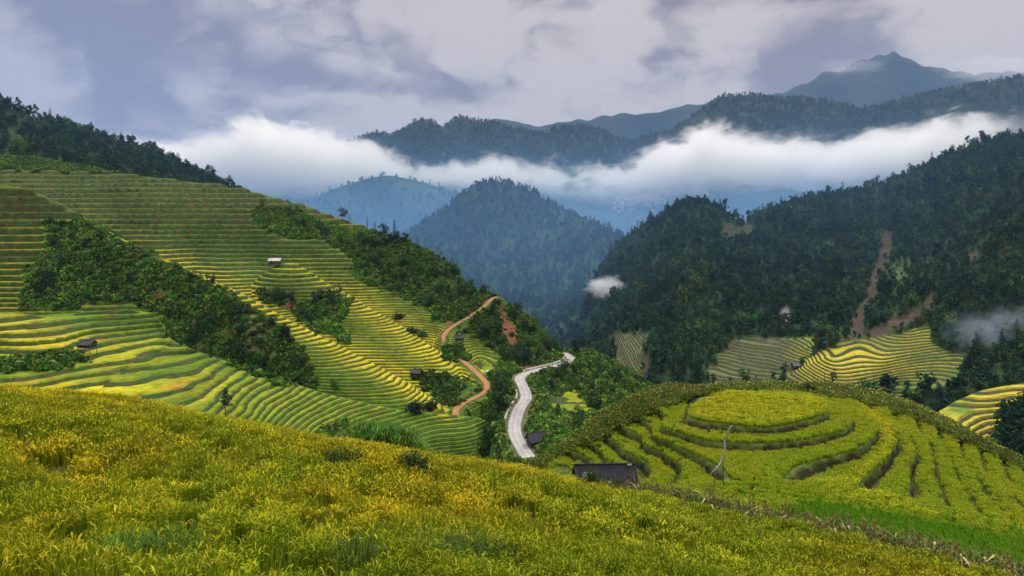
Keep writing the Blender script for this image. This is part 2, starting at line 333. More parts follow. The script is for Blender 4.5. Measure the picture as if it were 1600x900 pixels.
def build_terraced(S, mask, sfun, Efun, colfun, name, mats, rfrac=0.25, rice=0.35, bund=0.05, slopecol=None):
    """cut the smooth hillside by its contours and flatten each band into a tread with a steep riser behind it"""
    nr, nc = S.x.shape; V = np.c_[S.x.ravel(), S.y.ravel(), S.z.ravel()]; m = np.broadcast_to(mask, S.x.shape).ravel()
    s = sfun(S).ravel(); q = grid_faces(nr, nc); T = np.vstack([q[:, [0, 1, 2]], q[:, [0, 2, 3]]])
    act = m[T].max(1) > 0.01
    outV, outC, outF = [], [], []
    # plain slope
    Tn = T[~act]
    if len(Tn):
        P = V[Tn.ravel()]; outV.append(P); outC.append(slopecol(P, None)); outF.append(np.full(len(Tn), 3))
    T = T[act]
    o = np.argsort(s[T], axis=1); T = np.take_along_axis(T, o, 1)
    A = np.c_[V, m, s]                         # x y z m s
    a, b, c = A[T[:, 0]], A[T[:, 1]], A[T[:, 2]]
    t = ((b[:, 4] - a[:, 4]) / np.maximum(c[:, 4] - a[:, 4], 1e-9))[:, None]; Mp = a + (c - a) * t
    bp = np.array([0, bund, bund + 0.04, 1 - rfrac, 1.0]); nb = 4
    def bands(apex, e1, e2, up):
        # triangle with one level edge e1-e2 and an apex; below or above it
        s0 = apex[:, 4]; s1 = e1[:, 4]; lo = np.minimum(s0, s1); hi = np.maximum(s0, s1)
        ok = hi - lo > 1e-6; apex, e1, e2, s0, s1, lo, hi = (v[ok] for v in (apex, e1, e2, s0, s1, lo, hi))
        def bidx(v): k = np.floor(v); f = v - k; return k.astype(int) * nb + np.searchsorted(bp, f, side='right') - 1
        i0 = bidx(lo + 1e-7); i1 = bidx(hi - 1e-7); n = i1 - i0 + 1
        r = np.repeat(np.arange(len(n)), n); off = np.arange(len(r)) - np.repeat(np.cumsum(n) - n, n); bi = i0[r] + off
        kk = bi // nb; cl = bi % nb; l = np.maximum(kk + bp[cl], lo[r]); h = np.minimum(kk + bp[cl + 1], hi[r])
        def at(lv, e): w = ((lv - s0[r]) / (s1[r] - s0[r]))[:, None]; return apex[r] * (1 - w) + e[r] * w
        Q = np.stack([at(l, e1), at(l, e2), at(h, e2), at(h, e1)], 1)      # n,4,5
        sv = np.stack([l, l, h, h], 1); f = np.clip(sv - kk[:, None], 0, 1)
        E0 = Efun(kk)[:, None]; E1 = Efun(kk + 1)[:, None]; hr = np.minimum(rice, (E1 - E0) * 0.45)
        prof = np.select([f <= bund, f <= bund + 0.04, f <= 1 - rfrac], [0 * f + E0, E0 + hr * (f - bund) / 0.04, E0 + hr + 0 * f], E0 + hr + (E1 - E0 - hr) * (f - 1 + rfrac) / rfrac)
        P = Q[:, :, :3].copy(); mm = Q[:, :, 3]; P[:, :, 2] = P[:, :, 2] * (1 - mm) + prof * mm
        K = np.repeat(kk[:, None], 4, 1); CL = np.repeat(cl[:, None], 4, 1)
        outV.append(P.reshape(-1, 3)); outC.append(colfun(P.reshape(-1, 3), mm.ravel(), K.ravel(), CL.ravel(), f.ravel())); outF.append(np.full(len(P), 4))
    bands(a, b, Mp, False); bands(c, b, Mp, True)
    PV = np.vstack(outV); PC = np.vstack(outC); sz = np.concatenate(outF)
    me = make_mesh(name, PV, np.arange(len(PV)), sz, mats, None, PC)
    # consistent upward normals are not needed: both sides shade alike
    return obj(name, me)
def plain(S, name, mats, colfun):
    V = np.c_[S.x.ravel(), S.y.ravel(), S.z.ravel()]; q = grid_faces(*S.x.shape)
    return obj(name, make_mesh(name, V, q.ravel(), np.full(len(q), 4), mats, None, colfun(V, None), True))
def sample(S, n, wfun, rng, main_only=False):
    """n random ground points on a hillside, weight per world area times wfun(px,py)"""
    nr, nc = S.x.shape
    if main_only: nr = S.nmain
    V = np.stack([S.x, S.y, S.z], 2)[:nr]
    a, b, c, d = V[:-1, :-1], V[:-1, 1:], V[1:, 1:], V[1:, :-1]
    ar = 0.5 * np.abs((b - a)[..., 0] * (d - a)[..., 1] - (b - a)[..., 1] * (d - a)[..., 0]) + 0.5 * np.abs((b - c)[..., 0] * (d - c)[..., 1] - (b - c)[..., 1] * (d - c)[..., 0])
    w = ar * wfun(S.px[:nr - 1, :-1], S.py[:nr - 1, :-1]); w = w.ravel(); tot = w.sum()
    if tot <= 0: return np.zeros((0, 3))
    i = rng.choice(len(w), n, p=w / tot); u = rng.random((n, 1)); v = rng.random((n, 1))
    a, b, c, d = (q.reshape(-1, 3)[i] for q in (a, b, c, d))
    return (a * (1 - u) + b * u) * (1 - v) + (d * (1 - u) + c * u) * v

def sample_many(SV, n, wfun, rng):
    """the same over several hillsides, each with its own mask of what can be seen of it"""
    ws = []
    for S, vis in SV:
        V = np.stack([S.x, S.y, S.z], 2)[:S.nmain]; a, b, d = V[:-1, :-1], V[:-1, 1:], V[1:, :-1]
        ar = np.abs((b - a)[..., 0] * (d - a)[..., 1] - (b - a)[..., 1] * (d - a)[..., 0]); px, py = S.px[:S.nmain - 1, :-1], S.py[:S.nmain - 1, :-1]
        ws.append((ar * wfun(px, py) * vis(px, py)).sum())
    ws = np.array(ws) / sum(ws); out = [sample(S, int(round(n * w)), lambda px, py: wfun(px, py) * vis(px, py), rng, True) for (S, vis), w in zip(SV, ws) if n * w >= 1]
    return rng.permutation(np.vstack(out))
# ------------------------------------------------------------------ scattering (geometry nodes, only for uncountable stuff)
def proto_collection(name, meshes):
    c = bpy.data.collections.new(name)
    for i, me in enumerate(meshes):
        c.objects.link(bpy.data.objects.new('%s_%02d' % (name, i), me))
    return c
def scatter(name, pts, coll, nproto, scale, label, cat, zscale=None, tilt=0.06, rng=RNG):
    n = len(pts); me = bpy.data.meshes.new(name); me.vertices.add(n); me.vertices.foreach_set('co', np.asarray(pts, np.float32).ravel())
    rot = np.c_[rng.normal(0, tilt, n), rng.normal(0, tilt, n), rng.random(n) * 6.283].astype(np.float32)
    sc = np.repeat(np.asarray(scale, float)[:, None], 3, 1).astype(np.float32)
    if zscale is not None: sc[:, 2] *= zscale
    a = me.attributes.new('rot', 'FLOAT_VECTOR', 'POINT'); a.data.foreach_set('vector', rot.ravel())
    a = me.attributes.new('scl', 'FLOAT_VECTOR', 'POINT'); a.data.foreach_set('vector', sc.ravel())
    a = me.attributes.new('pick', 'INT', 'POINT'); a.data.foreach_set('value', rng.integers(0, nproto, n).astype(np.int32))
    o = obj(name, me); g = bpy.data.node_groups.new(name, 'GeometryNodeTree')
    g.interface.new_socket('Geometry', in_out='INPUT', socket_type='NodeSocketGeometry'); g.interface.new_socket('Geometry', in_out='OUTPUT', socket_type='NodeSocketGeometry')
    gi = g.nodes.new('NodeGroupInput'); go = g.nodes.new('NodeGroupOutput')
    ip = g.nodes.new('GeometryNodeInstanceOnPoints'); ci = g.nodes.new('GeometryNodeCollectionInfo')
    ci.inputs['Collection'].default_value = coll; ci.inputs['Separate Children'].default_value = True; ci.inputs['Reset Children'].default_value = True
    def na(nm, ty):
        q = g.nodes.new('GeometryNodeInputNamedAttribute'); q.data_type = ty; q.inputs['Name'].default_value = nm; return q.outputs['Attribute']
    ip.inputs['Pick Instance'].default_value = True
    g.links.new(gi.outputs[0], ip.inputs['Points']); g.links.new(ci.outputs[0], ip.inputs['Instance'])
    g.links.new(na('pick', 'INT'), ip.inputs['Instance Index']); g.links.new(na('scl', 'FLOAT_VECTOR'), ip.inputs['Scale'])
    e2r = g.nodes.new('FunctionNodeEulerToRotation'); g.links.new(na('rot', 'FLOAT_VECTOR'), e2r.inputs[0]); g.links.new(e2r.outputs[0], ip.inputs['Rotation'])
    g.links.new(ip.outputs[0], go.inputs[0])
    md = o.modifiers.new('scatter', 'NODES'); md.node_group = g
    return tag(o, label, cat, None, 'stuff')

# ------------------------------------------------------------------ plant meshes
GREENS = [(0.035, 0.075, 0.018), (0.05, 0.10, 0.02), (0.025, 0.06, 0.02), (0.07, 0.12, 0.025)]
def leaf_cloud(mb, centres, n, size, base, rng, mi=0, jitter=0.3, flat=0.3):
    """leaf clumps over and inside uneven lobes; centres = [(x,y,z,rx,ry,rz)]"""
    wts = np.array([c[3] * c[4] for c in centres]); wts /= wts.sum()
    for _ in range(n):
        c = centres[rng.choice(len(centres), p=wts)]
        d = rng.normal(size=3); d /= np.linalg.norm(d); r = rng.random() ** 0.35 * (1 + rng.normal() * 0.08)
        p = np.array(c[:3]) + d * r * np.array(c[3:6])
        nrm = d * (1 - flat) + rng.normal(size=3) * 0.6; nrm[2] += 0.35; nrm /= np.linalg.norm(nrm)
        a = np.cross(nrm, rng.normal(size=3)); a /= np.linalg.norm(a); b = np.cross(nrm, a)
        s = size * (0.6 + 0.8 * rng.random()); k = 0.55 + 0.4 * rng.random()
        q = 1 + jitter * rng.normal(); col = tuple(max(0.004, ch * q * (1 + 0.12 * rng.normal())) for ch in base)
        mb.add([p - a * s * .5, p + b * s * k * .5 - nrm * s * .1, p + a * s * .5 + nrm * s * .12, p - b * s * k * .5], [[0, 1, 2, 3]], col, mi)
def broadleaf(seed, h=9.0, n=300, size=0.9, base=(0.04, 0.085, 0.02), spread=0.38, lobes=9, trunk_only=None, low=0.25):
    rng = np.random.default_rng(seed); cr = MB(); tr = MB(); cs = []
    for i in range(lobes):
        a = rng.random() * 6.28; zz = h * (low + (0.9 - low) * (i + .5) / lobes); w = math.sin(math.pi * min(0.95, max(0.12, (zz / h - low * .6) / (1 - low * .6)))) ** 0.6
        rr = h * spread * w * (0.35 + 0.5 * rng.random()); rad_ = h * 0.13 * (0.8 + 0.7 * rng.random())
        cs.append((rr * math.cos(a), rr * math.sin(a), zz, rad_ * 1.25, rad_ * 1.25, rad_))
    cs.append((0, 0, h * (low + .85) / 2, h * .17, h * .17, h * .28))
    leaf_cloud(cr, cs, n, size, base, rng)
    bend = rng.normal(size=2) * 0.05 * h; bc = (0.10, 0.085, 0.07)
    tr.tube([(0, 0, -1.2), (0, 0, 0.1 * h), (bend[0] * .4, bend[1] * .4, .4 * h), (bend[0], bend[1], .78 * h)], [h * .028, h * .022, h * .015, h * .005], 6, bc)
    for c in cs[:5]:
        z0 = min(.6 * h, c[2] * .7); tr.tube([(bend[0] * .4, bend[1] * .4, z0), (c[0] * .5, c[1] * .5, (z0 + c[2]) / 2), (c[0], c[1], c[2])], [h * .011, h * .008, h * .003], 5, bc)
    return cr, tr
def conifer(seed, h=12.0, n=260, size=0.9, base=(0.022, 0.05, 0.024), width=0.2, low=0.12, gap=0.0):
    rng = np.random.default_rng(seed); cr = MB(); tr = MB()
    nl = 11
    for i in range(nl):
        zz = h * (low + (1 - low) * i / nl); r = h * width * (1 - i / nl) ** 0.85 * (0.8 + 0.4 * rng.random()) + 0.02 * h
        for j in range(max(6, int(n / nl * (1.5 - i / nl)))):
            a = rng.random() * 6.283; q = r * (0.25 + 0.8 * rng.random()); p = np.array([q * math.cos(a), q * math.sin(a), zz - q * 0.35 + rng.normal() * h * 0.012 * (1 - gap)])
            s = size * (0.5 + rng.random() * .7); dr = np.array([math.cos(a), math.sin(a), -0.4]); sd_ = np.array([-math.sin(a), math.cos(a), rng.normal() * .3]) * .5
            jc = 1 + 0.3 * rng.normal(); col = tuple(max(0.003, c * jc) for c in base)
            cr.add([p - dr * s * .5, p + sd_ * s * .6, p + dr * s * .6, p - sd_ * s * .6], [[0, 1, 2, 3]], col)
    tr.tube([(0, 0, -1.2), (0, 0, h * .5), (0, 0, h * .98)], [h * .018, h * .012, h * .003], 5, (0.09, 0.07, 0.055))
    return cr, tr
def pine(seed, h=12.0, n=240, size=1.0, base=(0.025, 0.055, 0.022)):
    rng = np.random.default_rng(seed); cr = MB(); tr = MB(); cs = []
    for i in range(9):
        a = rng.random() * 6.28; zz = h * (.42 + .5 * i / 9); rr = h * .2 * (1 - .5 * i / 9) * rng.random()
        cs.append((rr * math.cos(a), rr * math.sin(a), zz, h * .12, h * .12, h * .055))
    cs.append((0, 0, h * .93, h * .08, h * .08, h * .07)); leaf_cloud(cr, cs, n, size, base, rng)
    tr.tube([(0, 0, -1.2), (0, 0, h * .45), (0, 0, h * .93)], [h * .017, h * .013, h * .004], 5, (0.10, 0.08, 0.06))
    for c in cs: tr.tube([(0, 0, c[2] - h * .06), (c[0], c[1], c[2])], [h * .006, h * .002], 4, (0.10, 0.08, 0.06))
    return cr, tr
def bush(seed, r=1.6, n=220, size=0.5, base=(0.04, 0.09, 0.02), hgt=1.0):
    rng = np.random.default_rng(seed); cr = MB(); cs = []
    for i in range(5):
        a = rng.random() * 6.28; rr = r * .6 * rng.random(); q = r * (.4 + .3 * rng.random()); cs.append((rr * math.cos(a), rr * math.sin(a), q * .7 * hgt, q, q, q * .8 * hgt))
    leaf_cloud(cr, cs, n, size, base, rng); return cr
def grass_tuft(seed, n=60, h=2.0, w=0.05, r=0.6, base=(0.09, 0.19, 0.03), lean=0.5):
    rng = np.random.default_rng(seed); mb = MB()
    for i in range(n):
        a = rng.random() * 6.28; q = r * math.sqrt(rng.random()); p = np.array([q * math.cos(a), q * math.sin(a), 0.0]); b = a + rng.normal() * .8
        l = lean * h * (0.2 + rng.random()); hh = h * (.55 + .5 * rng.random()); d = np.array([math.cos(b), math.sin(b), 0]); sdv = np.array([-d[1], d[0], 0]) * w * (.6 + .8 * rng.random())
        pts = [p, p + d * l * .25 + np.array([0, 0, hh * .6]), p + d * l * .7 + np.array([0, 0, hh * .95]), p + d * l * 1.15 + np.array([0, 0, hh * .85])]
        jc = 1 + .25 * rng.normal(); col = tuple(max(0.004, c * jc) for c in base)
        mb.add([pts[0] - sdv, pts[0] + sdv, pts[1] + sdv, pts[1] - sdv, pts[2] + sdv * .7, pts[2] - sdv * .7, pts[3]], [[0, 1, 2, 3], [3, 2, 4, 5], [5, 4, 6]], col)
    return mb
def rice_patch(seed, n, side, h=0.95, w=0.012, pan=0.6, gold=(0.50, 0.40, 0.014), green=(0.20, 0.26, 0.008), panw=0.02):
    rng = np.random.default_rng(seed); mb = MB()
    for i in range(n):
        p = np.array([rng.uniform(-side, side), rng.uniform(-side, side), 0]); b = rng.random() * 6.28; d = np.array([math.cos(b), math.sin(b), 0]); sv = np.array([-d[1], d[0], 0])
        hh = h * (.8 + .3 * rng.random()); l = hh * (.08 + .22 * rng.random()); jc = 1 + .36 * rng.normal()
        u = rng.random(); gcol = np.array(green) * (1 - u * .35) + np.array((0.26, 0.22, 0.008)) * u * .55
        col = tuple(np.maximum(.004, gcol * jc)); ww = w * (.7 + .8 * rng.random())
        if rng.random() > pan:               # an upright leaf blade
            a0 = p; a1 = p + d * l * .4 + (0, 0, hh * .62); a2 = p + d * l * 1.1 + (0, 0, hh * (.98 + .14 * rng.random()))
            mb.add([a0 - sv * ww, a0 + sv * ww, a1 + sv * ww, a1 - sv * ww, a2], [[0, 1, 2, 3], [3, 2, 4]], col)
        else:                                # a stem with a drooping ripe head
            a0 = p; a1 = p + d * l * .5 + (0, 0, hh * .78)
            mb.add([a0 - sv * ww * .5, a0 + sv * ww * .5, a1 + sv * ww * .5, a1 - sv * ww * .5], [[0, 1, 2, 3]], col)
            g = np.array(gold) * (1 + .3 * rng.normal()); 
            if rng.random() < .08: g = g * np.array((.95, .62, .6))
            g = tuple(np.maximum(.01, g)); dr = hh * .19; pw = panw * (.7 + .6 * rng.random())
            a2 = a1 + d * dr * .45 + (0, 0, dr * .45); a3 = a2 + d * dr * .45 + (0, 0, dr * .05)
            mb.add([a1 - sv * pw * .5, a1 + sv * pw * .5, a2 + sv * pw, a2 - sv * pw, a3 + sv * pw * .4, a3 - sv * pw * .4], [[0, 1, 2, 3], [3, 2, 4, 5]], g)
    return mb
def join(cr, tr):
    """crown and trunk in one mesh, for prototypes of far woods only"""
    mb = MB(); mb.V = list(cr.V); mb.F = [list(f) for f in cr.F]; mb.C = list(cr.C); mb.M = [0] * len(cr.F)
    b = len(mb.V); mb.V += tr.V; mb.C += tr.C; mb.F += [[i + b for i in f] for f in tr.F]; mb.M += [1] * len(tr.F); return mb

# ================================================================== THE SETTING
def lerp(a, b, w): return np.asarray(a) * (1 - w[:, None]) + np.asarray(b) * w[:, None]
# ---- ground sheet to the horizon
gm = MB(); gm.add([(-40000, -3000, -170), (40000, -3000, -170), (40000, 45000, -170), (-40000, 45000, -170)], [[0, 1, 2, 3]], (0.04, 0.07, 0.03))
ground = tag(obj('ground', gm.mesh('ground', [M_far])), 'dark green valley floor between the mountains', 'ground', None, 'structure')

# ---- foreground rice slope: measured ground points (photo column, row, distance), rice tops 0.8 m above the soil
RH = 1.2
fg = [(0,605,66),(200,622,66),(400,662,63),(560,690,62),(700,712,62),(830,732,62),(900,752,61),(1000,772,59),(1100,792,57),(1200,817,54),(1300,838,52),(1400,862,50),(1500,887,47),(1600,915,44),
      (0,900,13),(300,900,14.5),(700,900,17.5),(1000,900,24),(1300,905,37),(0,750,24),(400,780,26),(700,800,29),(1000,840,34),(1200,870,41),
      (0,1100,7.5),(700,1100,9),(1300,1100,16),(-200,600,62),(-200,800,18)]
P = [W3(*q) for q in fg]
for q in fg[:14]:
    p = W3(*q); r = p[:2] / np.linalg.norm(p[:2])
    P.append(np.array([*(p[:2] + r * 9), p[2] - 4.0]))
    P.append(np.array([*(p[:2] + r * 24), p[2] - (12.0)]))
    P.append(np.array([*(p[:2] + r * 62), p[2] - (33.0)]))
for q in fg[:14]:
    P.append(W3(q[0], q[1] + 14 + 8 * (q[0] > 1000), q[2] * .82))
    if q[0] <= 1000: P.append(W3(q[0], q[1] + 44, q[2] * .6))
P = np.array(P); fgT = TPS(P[:, :2], P[:, 2] - RH, 2e-3, 30)
def fg_z(x, y):
    z = fgT(x, y); h = 1.7
    s = z / h + 0.35 * perlin(x / 14, y / 14, 3); k = np.floor(s); f = s - k
    zt = (k + sstep(0.0, 0.20, f) - 0.35 * perlin(x / 14, y / 14, 3)) * h
    zt = z + (zt - z) * 0.8 * (1 - .6 * sstep(46, 60, y))
    return zt + 0.12 * fbm(x / 3.5, y / 3.5, 3, 5)
xs = np.arange(-75, 75.1, 0.6); ys = np.r_[np.arange(3, 75, 0.5), np.arange(75, 185, 3)]
S_fg = heightfield(xs, ys, fg_z)
def path_w(px, py):                            # the trodden clay path at the bottom of the picture
    return np.maximum(0, 1 - dline(px, py, [(478, 812), (500, 838), (512, 862), (526, 890), (545, 930)]) / 13)
def fg_col(P, _):
    px, py = PX(*P.T); n = fbm(P[:, 0] / 2, P[:, 1] / 2, 3, 9) * .5 + .5
    c = lerp((0.045, 0.05, 0.014), (0.10, 0.085, 0.025), np.clip(n, 0, 1)); w = np.clip(path_w(px, py) * 2.2, 0, 1)
    return c * (1 - w[:, None]) + np.array((0.42, 0.24, 0.08)) * w[:, None]
field = tag(plain(S_fg, 'foreground_slope', [M_near], fg_col), 'soil of the sloping rice field in front', 'field', None, 'structure')

# ---- the knoll: contour lines read off its terrace lips (photo column, row) at known levels
ZT, HS = -24.5, 0.95
rings = {0: [(1075,634),(1081,643),(1100,653),(1133,658),(1165,661),(1200,662),(1233,658),(1267,650),(1288,642),(1292,633),(1270,622),(1220,615),(1180,613),(1120,616),(1084,626)],
 1: [(1033,662),(1053,668),(1083,678),(1133,685),(1165,687),(1200,687),(1233,685),(1283,677),(1317,667),(1329,657),(1325,640),(1300,626),(1040,645)],
 2: [(1020,672),(1067,697),(1100,712),(1127,728),(1135,738),(1255,720),(1300,708),(1340,695),(1363,680),(1370,667),(1360,653),(1333,637),(1310,628),(1010,655)],
 3: [(992,672),(1007,682),(1033,700),(1060,717),(1067,728),(1063,740),(1050,753),(1027,758),(1358,735),(1367,728),(1383,713),(1397,693),(1402,685),(1393,667),(1380,650),(1367,640)],
 4: [(958,683),(973,700),(1000,713),(1017,727),(1017,740),(1422,747),(1420,733),(1430,710),(1427,690),(1417,672),(1407,660)],
 5: [(933,695),(947,713),(967,723),(972,735),(1463,753),(1458,733),(1457,707),(1447,683),(1433,668)],
 6: [(913,707),(930,723),(1503,753),(1490,730),(1482,707),(1470,687)],
 7: [(880,723),(890,738),(1535,763),(1520,733),(1510,720)],
 8: [(1590,775),(1547,740),(1533,723)]}
KP = []
for k, ps in rings.items():
    z = ZT - HS * k
    for px, py in ps: Yd = -z / ((py - HOR) / F); KP.append(((px - 800) / F * Yd, Yd, z))
KP.append((*W3(1182, 637, 95)[:2], ZT + 0.45))
for px, py, Yd in [(1180,745,74.5),(1230,765,72),(1180,762,72.5),(1300,782,70.5),(1400,800,69.0),(1400,842,61),(1500,845,66),(1600,862,66),(1600,800,80),(1230,792,67),(1180,790,68),(1300,815,65),(1100,760,73.5),
                   (1060,603,122),(1150,597,125),(1250,598,124),(1340,605,123),(1420,628,121),(1480,655,118),(1540,690,112),(1600,716,108),(1000,622,120),(930,660,108),(870,700,98),(830,727,92),
                   (1100,608,118),(1200,606,119),(1660,750,105),(1700,830,80)]:
    KP.append(tuple(W3(px, py, Yd)))
for px, Yd, z in [(1060,175,-60),(1150,185,-62),(1300,180,-64),(1420,170,-62),(1500,160,-60),(1600,150,-58),(1000,165,-62),(930,150,-64),(870,130,-60),(830,115,-52),(700,110,-58),(1800,120,-60)]:
    KP.append(((px - 800) / F * Yd, Yd, z))
KP.append((8.6, 70.5, -26.9)); KP.append((12.0, 70.5, -26.9)); KP.append((5.0, 73, -28.2)); KP.append((8.5, 60, -26.0)); KP.append((1.5, 80, -32)); KP.append((30, 58, -26.5)); KP.append((45, 55, -28))
KP = np.array(KP); knT = TPS(KP[:, :2], KP[:, 2] - 0.5, 2e-4, 30)
xs = np.r_[np.arange(-26, 105, 0.6)]; ys = np.r_[np.arange(50, 132, 0.6), np.arange(132, 215, 3.0)]
S_kn = heightfield(xs, ys, lambda x, y: knT(x, y) + 0.06 * fbm(x / 6, y / 6, 3, 2))
shrub_ridge = [(820,745),(870,712),(900,700),(930,694),(960,672),(1000,655),(1030,640),(1068,622),(1110,611),(1180,608),(1260,613),(1310,622),(1370,634),(1430,655),(1480,678),(1512,694),(1530,700),(1600,735),(1640,760),(1640,560),(820,560)]
front_strip = [(1090,752),(1200,748),(1290,752),(1420,775),(1520,800),(1700,850),(1700,1000),(900,1000),(900,768),(1010,764)]
def kn_mask(px, py, y):
    m = 1 - inpoly(px, py, shrub_ridge, 7); m = m * (1 - inpoly(px, py, front_strip, 10)); return m * (1 - sstep(122, 128, y))
def kn_col(P, mm=None, K=None, CL=None, f=None):
    px, py = PX(*P.T); n = np.clip(fbm(P[:, 0] / 1.6, P[:, 1] / 1.6, 3, 19) * .7 + .5, 0, 1)
    soil = lerp((0.035, 0.045, 0.010), (0.07, 0.07, 0.015), n)
    sh = inpoly(px, py, shrub_ridge, 5)[:, None]; c = soil * (1 - sh) + lerp((0.05, 0.085, 0.015), (0.12, 0.12, 0.03), n) * sh
    if CL is not None:
        n2 = np.clip(fbm(P[:, 0] / 1.1, P[:, 1] / 1.1 + P[:, 2], 2, 29) * .9 + .5, 0, 1)
        ris = lerp((0.018, 0.030, 0.007), (0.045, 0.030, 0.012), n2)
        lip = ((CL == 0) | (f > 0.965))[:, None]
        ris = np.where(lip, np.array((0.10, 0.13, 0.030)), ris)
        w = (((CL == 3) | (CL == 0)) * np.clip(mm * 1.5, 0, 1))[:, None]; c = c * (1 - w) + ris * w
    return c
knoll = build_terraced(S_kn, kn_mask(S_kn.px, S_kn.py, S_kn.y), lambda S: (S.z + 0.5 - ZT) / HS + 1e-4, lambda k: ZT - 0.5 + HS * np.asarray(k, float), kn_col, 'knoll', [M_near], rfrac=0.13, rice=0.0, bund=0.06, slopecol=kn_col)
tag(knoll, 'rounded hill cut into curved rice terraces', 'hill', None, 'structure')

# ---- left valley side: one continuous hillside, measured as (photo column, row, distance)
road_c = [(826,716,200),(818,704,208),(806,682,221),(804,664,232),(811,640,248),(822,622,262),(818,606,278),(812,592,293),(822,584,304),(850,576,322),(874,570,335),(888,564,347),(891,558,358),(880,552,376)]
dirt_a = [(776,464,388),(768,468,384),(755,480,377),(730,497,369),(705,512,361),(694,524,352),(692,536,346)]
dirt_b = [(716,562,322),(728,568,314),(745,583,302),(760,600,288),(758,612,279),(745,620,272),(725,630,263),(713,640,256),(712,650,250)]
def dense(line, step=2.0):
    P = np.array([W3(*q) for q in line]); o = [P[0]]
    Q = []
    for i in range(len(P) - 1):                # Catmull-Rom
        p0, p1, p2, p3 = P[max(i - 1, 0)], P[i], P[i + 1], P[min(i + 2, len(P) - 1)]; n = max(2, int(np.linalg.norm(p2 - p1) / step))
        for t in np.arange(n) / n: Q.append(0.5 * ((2 * p1) + (-p0 + p2) * t + (2 * p0 - 5 * p1 + 4 * p2 - p3) * t * t + (-p0 + 3 * p1 - 3 * p2 + p3) * t ** 3))
    Q.append(P[-1]); return np.array(Q)
ROAD, DA, DB = dense(road_c), dense(dirt_a), dense(dirt_b)
def carver(lines):
    def f(S):
        for Q, w, bl in lines:
            d = np.full(S.x.shape, 1e9); zz = np.zeros(S.x.shape)
            for q in Q:
                dd = np.hypot(S.x - q[0], S.y - q[1]); k = dd < d; d = np.where(k, dd, d); zz = np.where(k, q[2], zz)
            S.z = S.z + (zz - 0.05 - S.z) * (1 - sstep(w, w + bl, d))
    return f
C_ctrl = [(-60,262,630),(0,255,620),(60,257,620),(180,265,605),(330,285,560),(480,320,520),(590,362,480),(640,378,455),(700,410,432),(740,455,410),(830,497,390),(872,545,372),
 (0,300,540),(0,400,470),(0,500,420),(0,640,340),(130,338,480),(200,370,455),(250,400,432),(350,445,400),(450,500,372),(570,562,342),(640,600,320),(700,641,290),(300,395,452),(200,340,480),(200,500,400),(200,640,330),(450,640,300),
 (430,400,438),(460,405,432),(524,442,412),(555,458,402),(600,484,388),(640,505,374),(690,532,352),(735,572,322),(540,520,368),(600,560,345),(660,600,315),(700,600,308),(650,560,340),
 (200,300,520),(300,330,492),(400,350,470),(500,375,455),(560,400,442),(640,440,415),(330,310,520),(100,290,560),(400,400,445),(500,410,432),(580,440,415),
 (700,480,388),(620,460,405),(780,520,352),(850,560,348),(750,560,335),(760,480,383),(720,540,344),(690,500,372),(800,560,330),
 (780,620,262),(785,690,226),(840,650,236),(900,600,290),(900,650,232),(850,690,203),(950,620,262),(980,590,318),(930,560,352),(1010,610,315),(870,585,308),(900,575,325),(880,545,378),(920,548,368),(960,568,350),
 (740,690,264),(755,662,266),(700,700,264),(560,700,266),(830,735,190),(900,710,192),(1030,640,290)] + [q for q in road_c[:-1]] + dirt_a + dirt_b
left_top = [(-80,240),(0,243),(60,246),(110,257),(180,267),(330,285),(400,298),(480,320),(540,342),(590,362),(640,376),(700,410),(740,452),(775,462),(830,497),(862,530),(878,545),(920,547),(960,565),(990,588),(1040,612)]
left_bot = [(-80,668),(0,662),(200,676),(400,712),(560,738),(700,765),(830,790),(860,765),(900,738),(950,700),(1000,665),(1040,650)]
CARVE = carver([(ROAD, 3.6, 6), (DA, 2.4, 4), (DB, 2.4, 4)])
S_C = hillside(C_ctrl, left_top, left_bot, -80, 1036, 3.0, 190, lam=3e-4, noise=(0.8, 38), seed=4, carve=CARVE)
BK4 = dict(back=(4, 10, 24, 50), slope=(.05, .35, .6, .75))
# the long spur whose crest runs down to the clay track
topA = [(-80,284),(0,287),(30,291),(60,301),(100,320),(130,338),(180,366),(205,379),(250,400),(300,422),(350,445),(400,470),(450,499),(510,530),(570,562),(640,600),(690,634),(712,652)]
YA = lambda py: float(np.interp(py, [280,340,400,445,500,562,600,641,700], [334,329,316,305,290,272,260,249,234]))
A_ctrl = []
for py_ in (300,340,380,420,460,500,540,580,620,660,700):
    for px_ in range(-80, 760, 60):
        ty = float(np.interp(px_, [q[0] for q in topA], [q[1] for q in topA]))
        if py_ < ty - 40: continue
        y_ = YA(py_) + 9 * math.exp(-((px_ - 150 - (py_ - 400) * 1.25) / 70) ** 2)             # bushy gully
        y_ += 8 * max(0, 1 - (py_ - ty) / 35) ** 2                                            # rolls over towards the crest
        A_ctrl.append((px_, py_, y_))
S_A = hillside(A_ctrl, topA, [(-80,560),(0,560),(200,560),(256,562),(300,577),(400,608),(500,634),(620,657),(720,666)], -80, 711, 3.0, 130, lam=3e-4, noise=(0.7, 30), seed=14, carve=CARVE, **BK4)
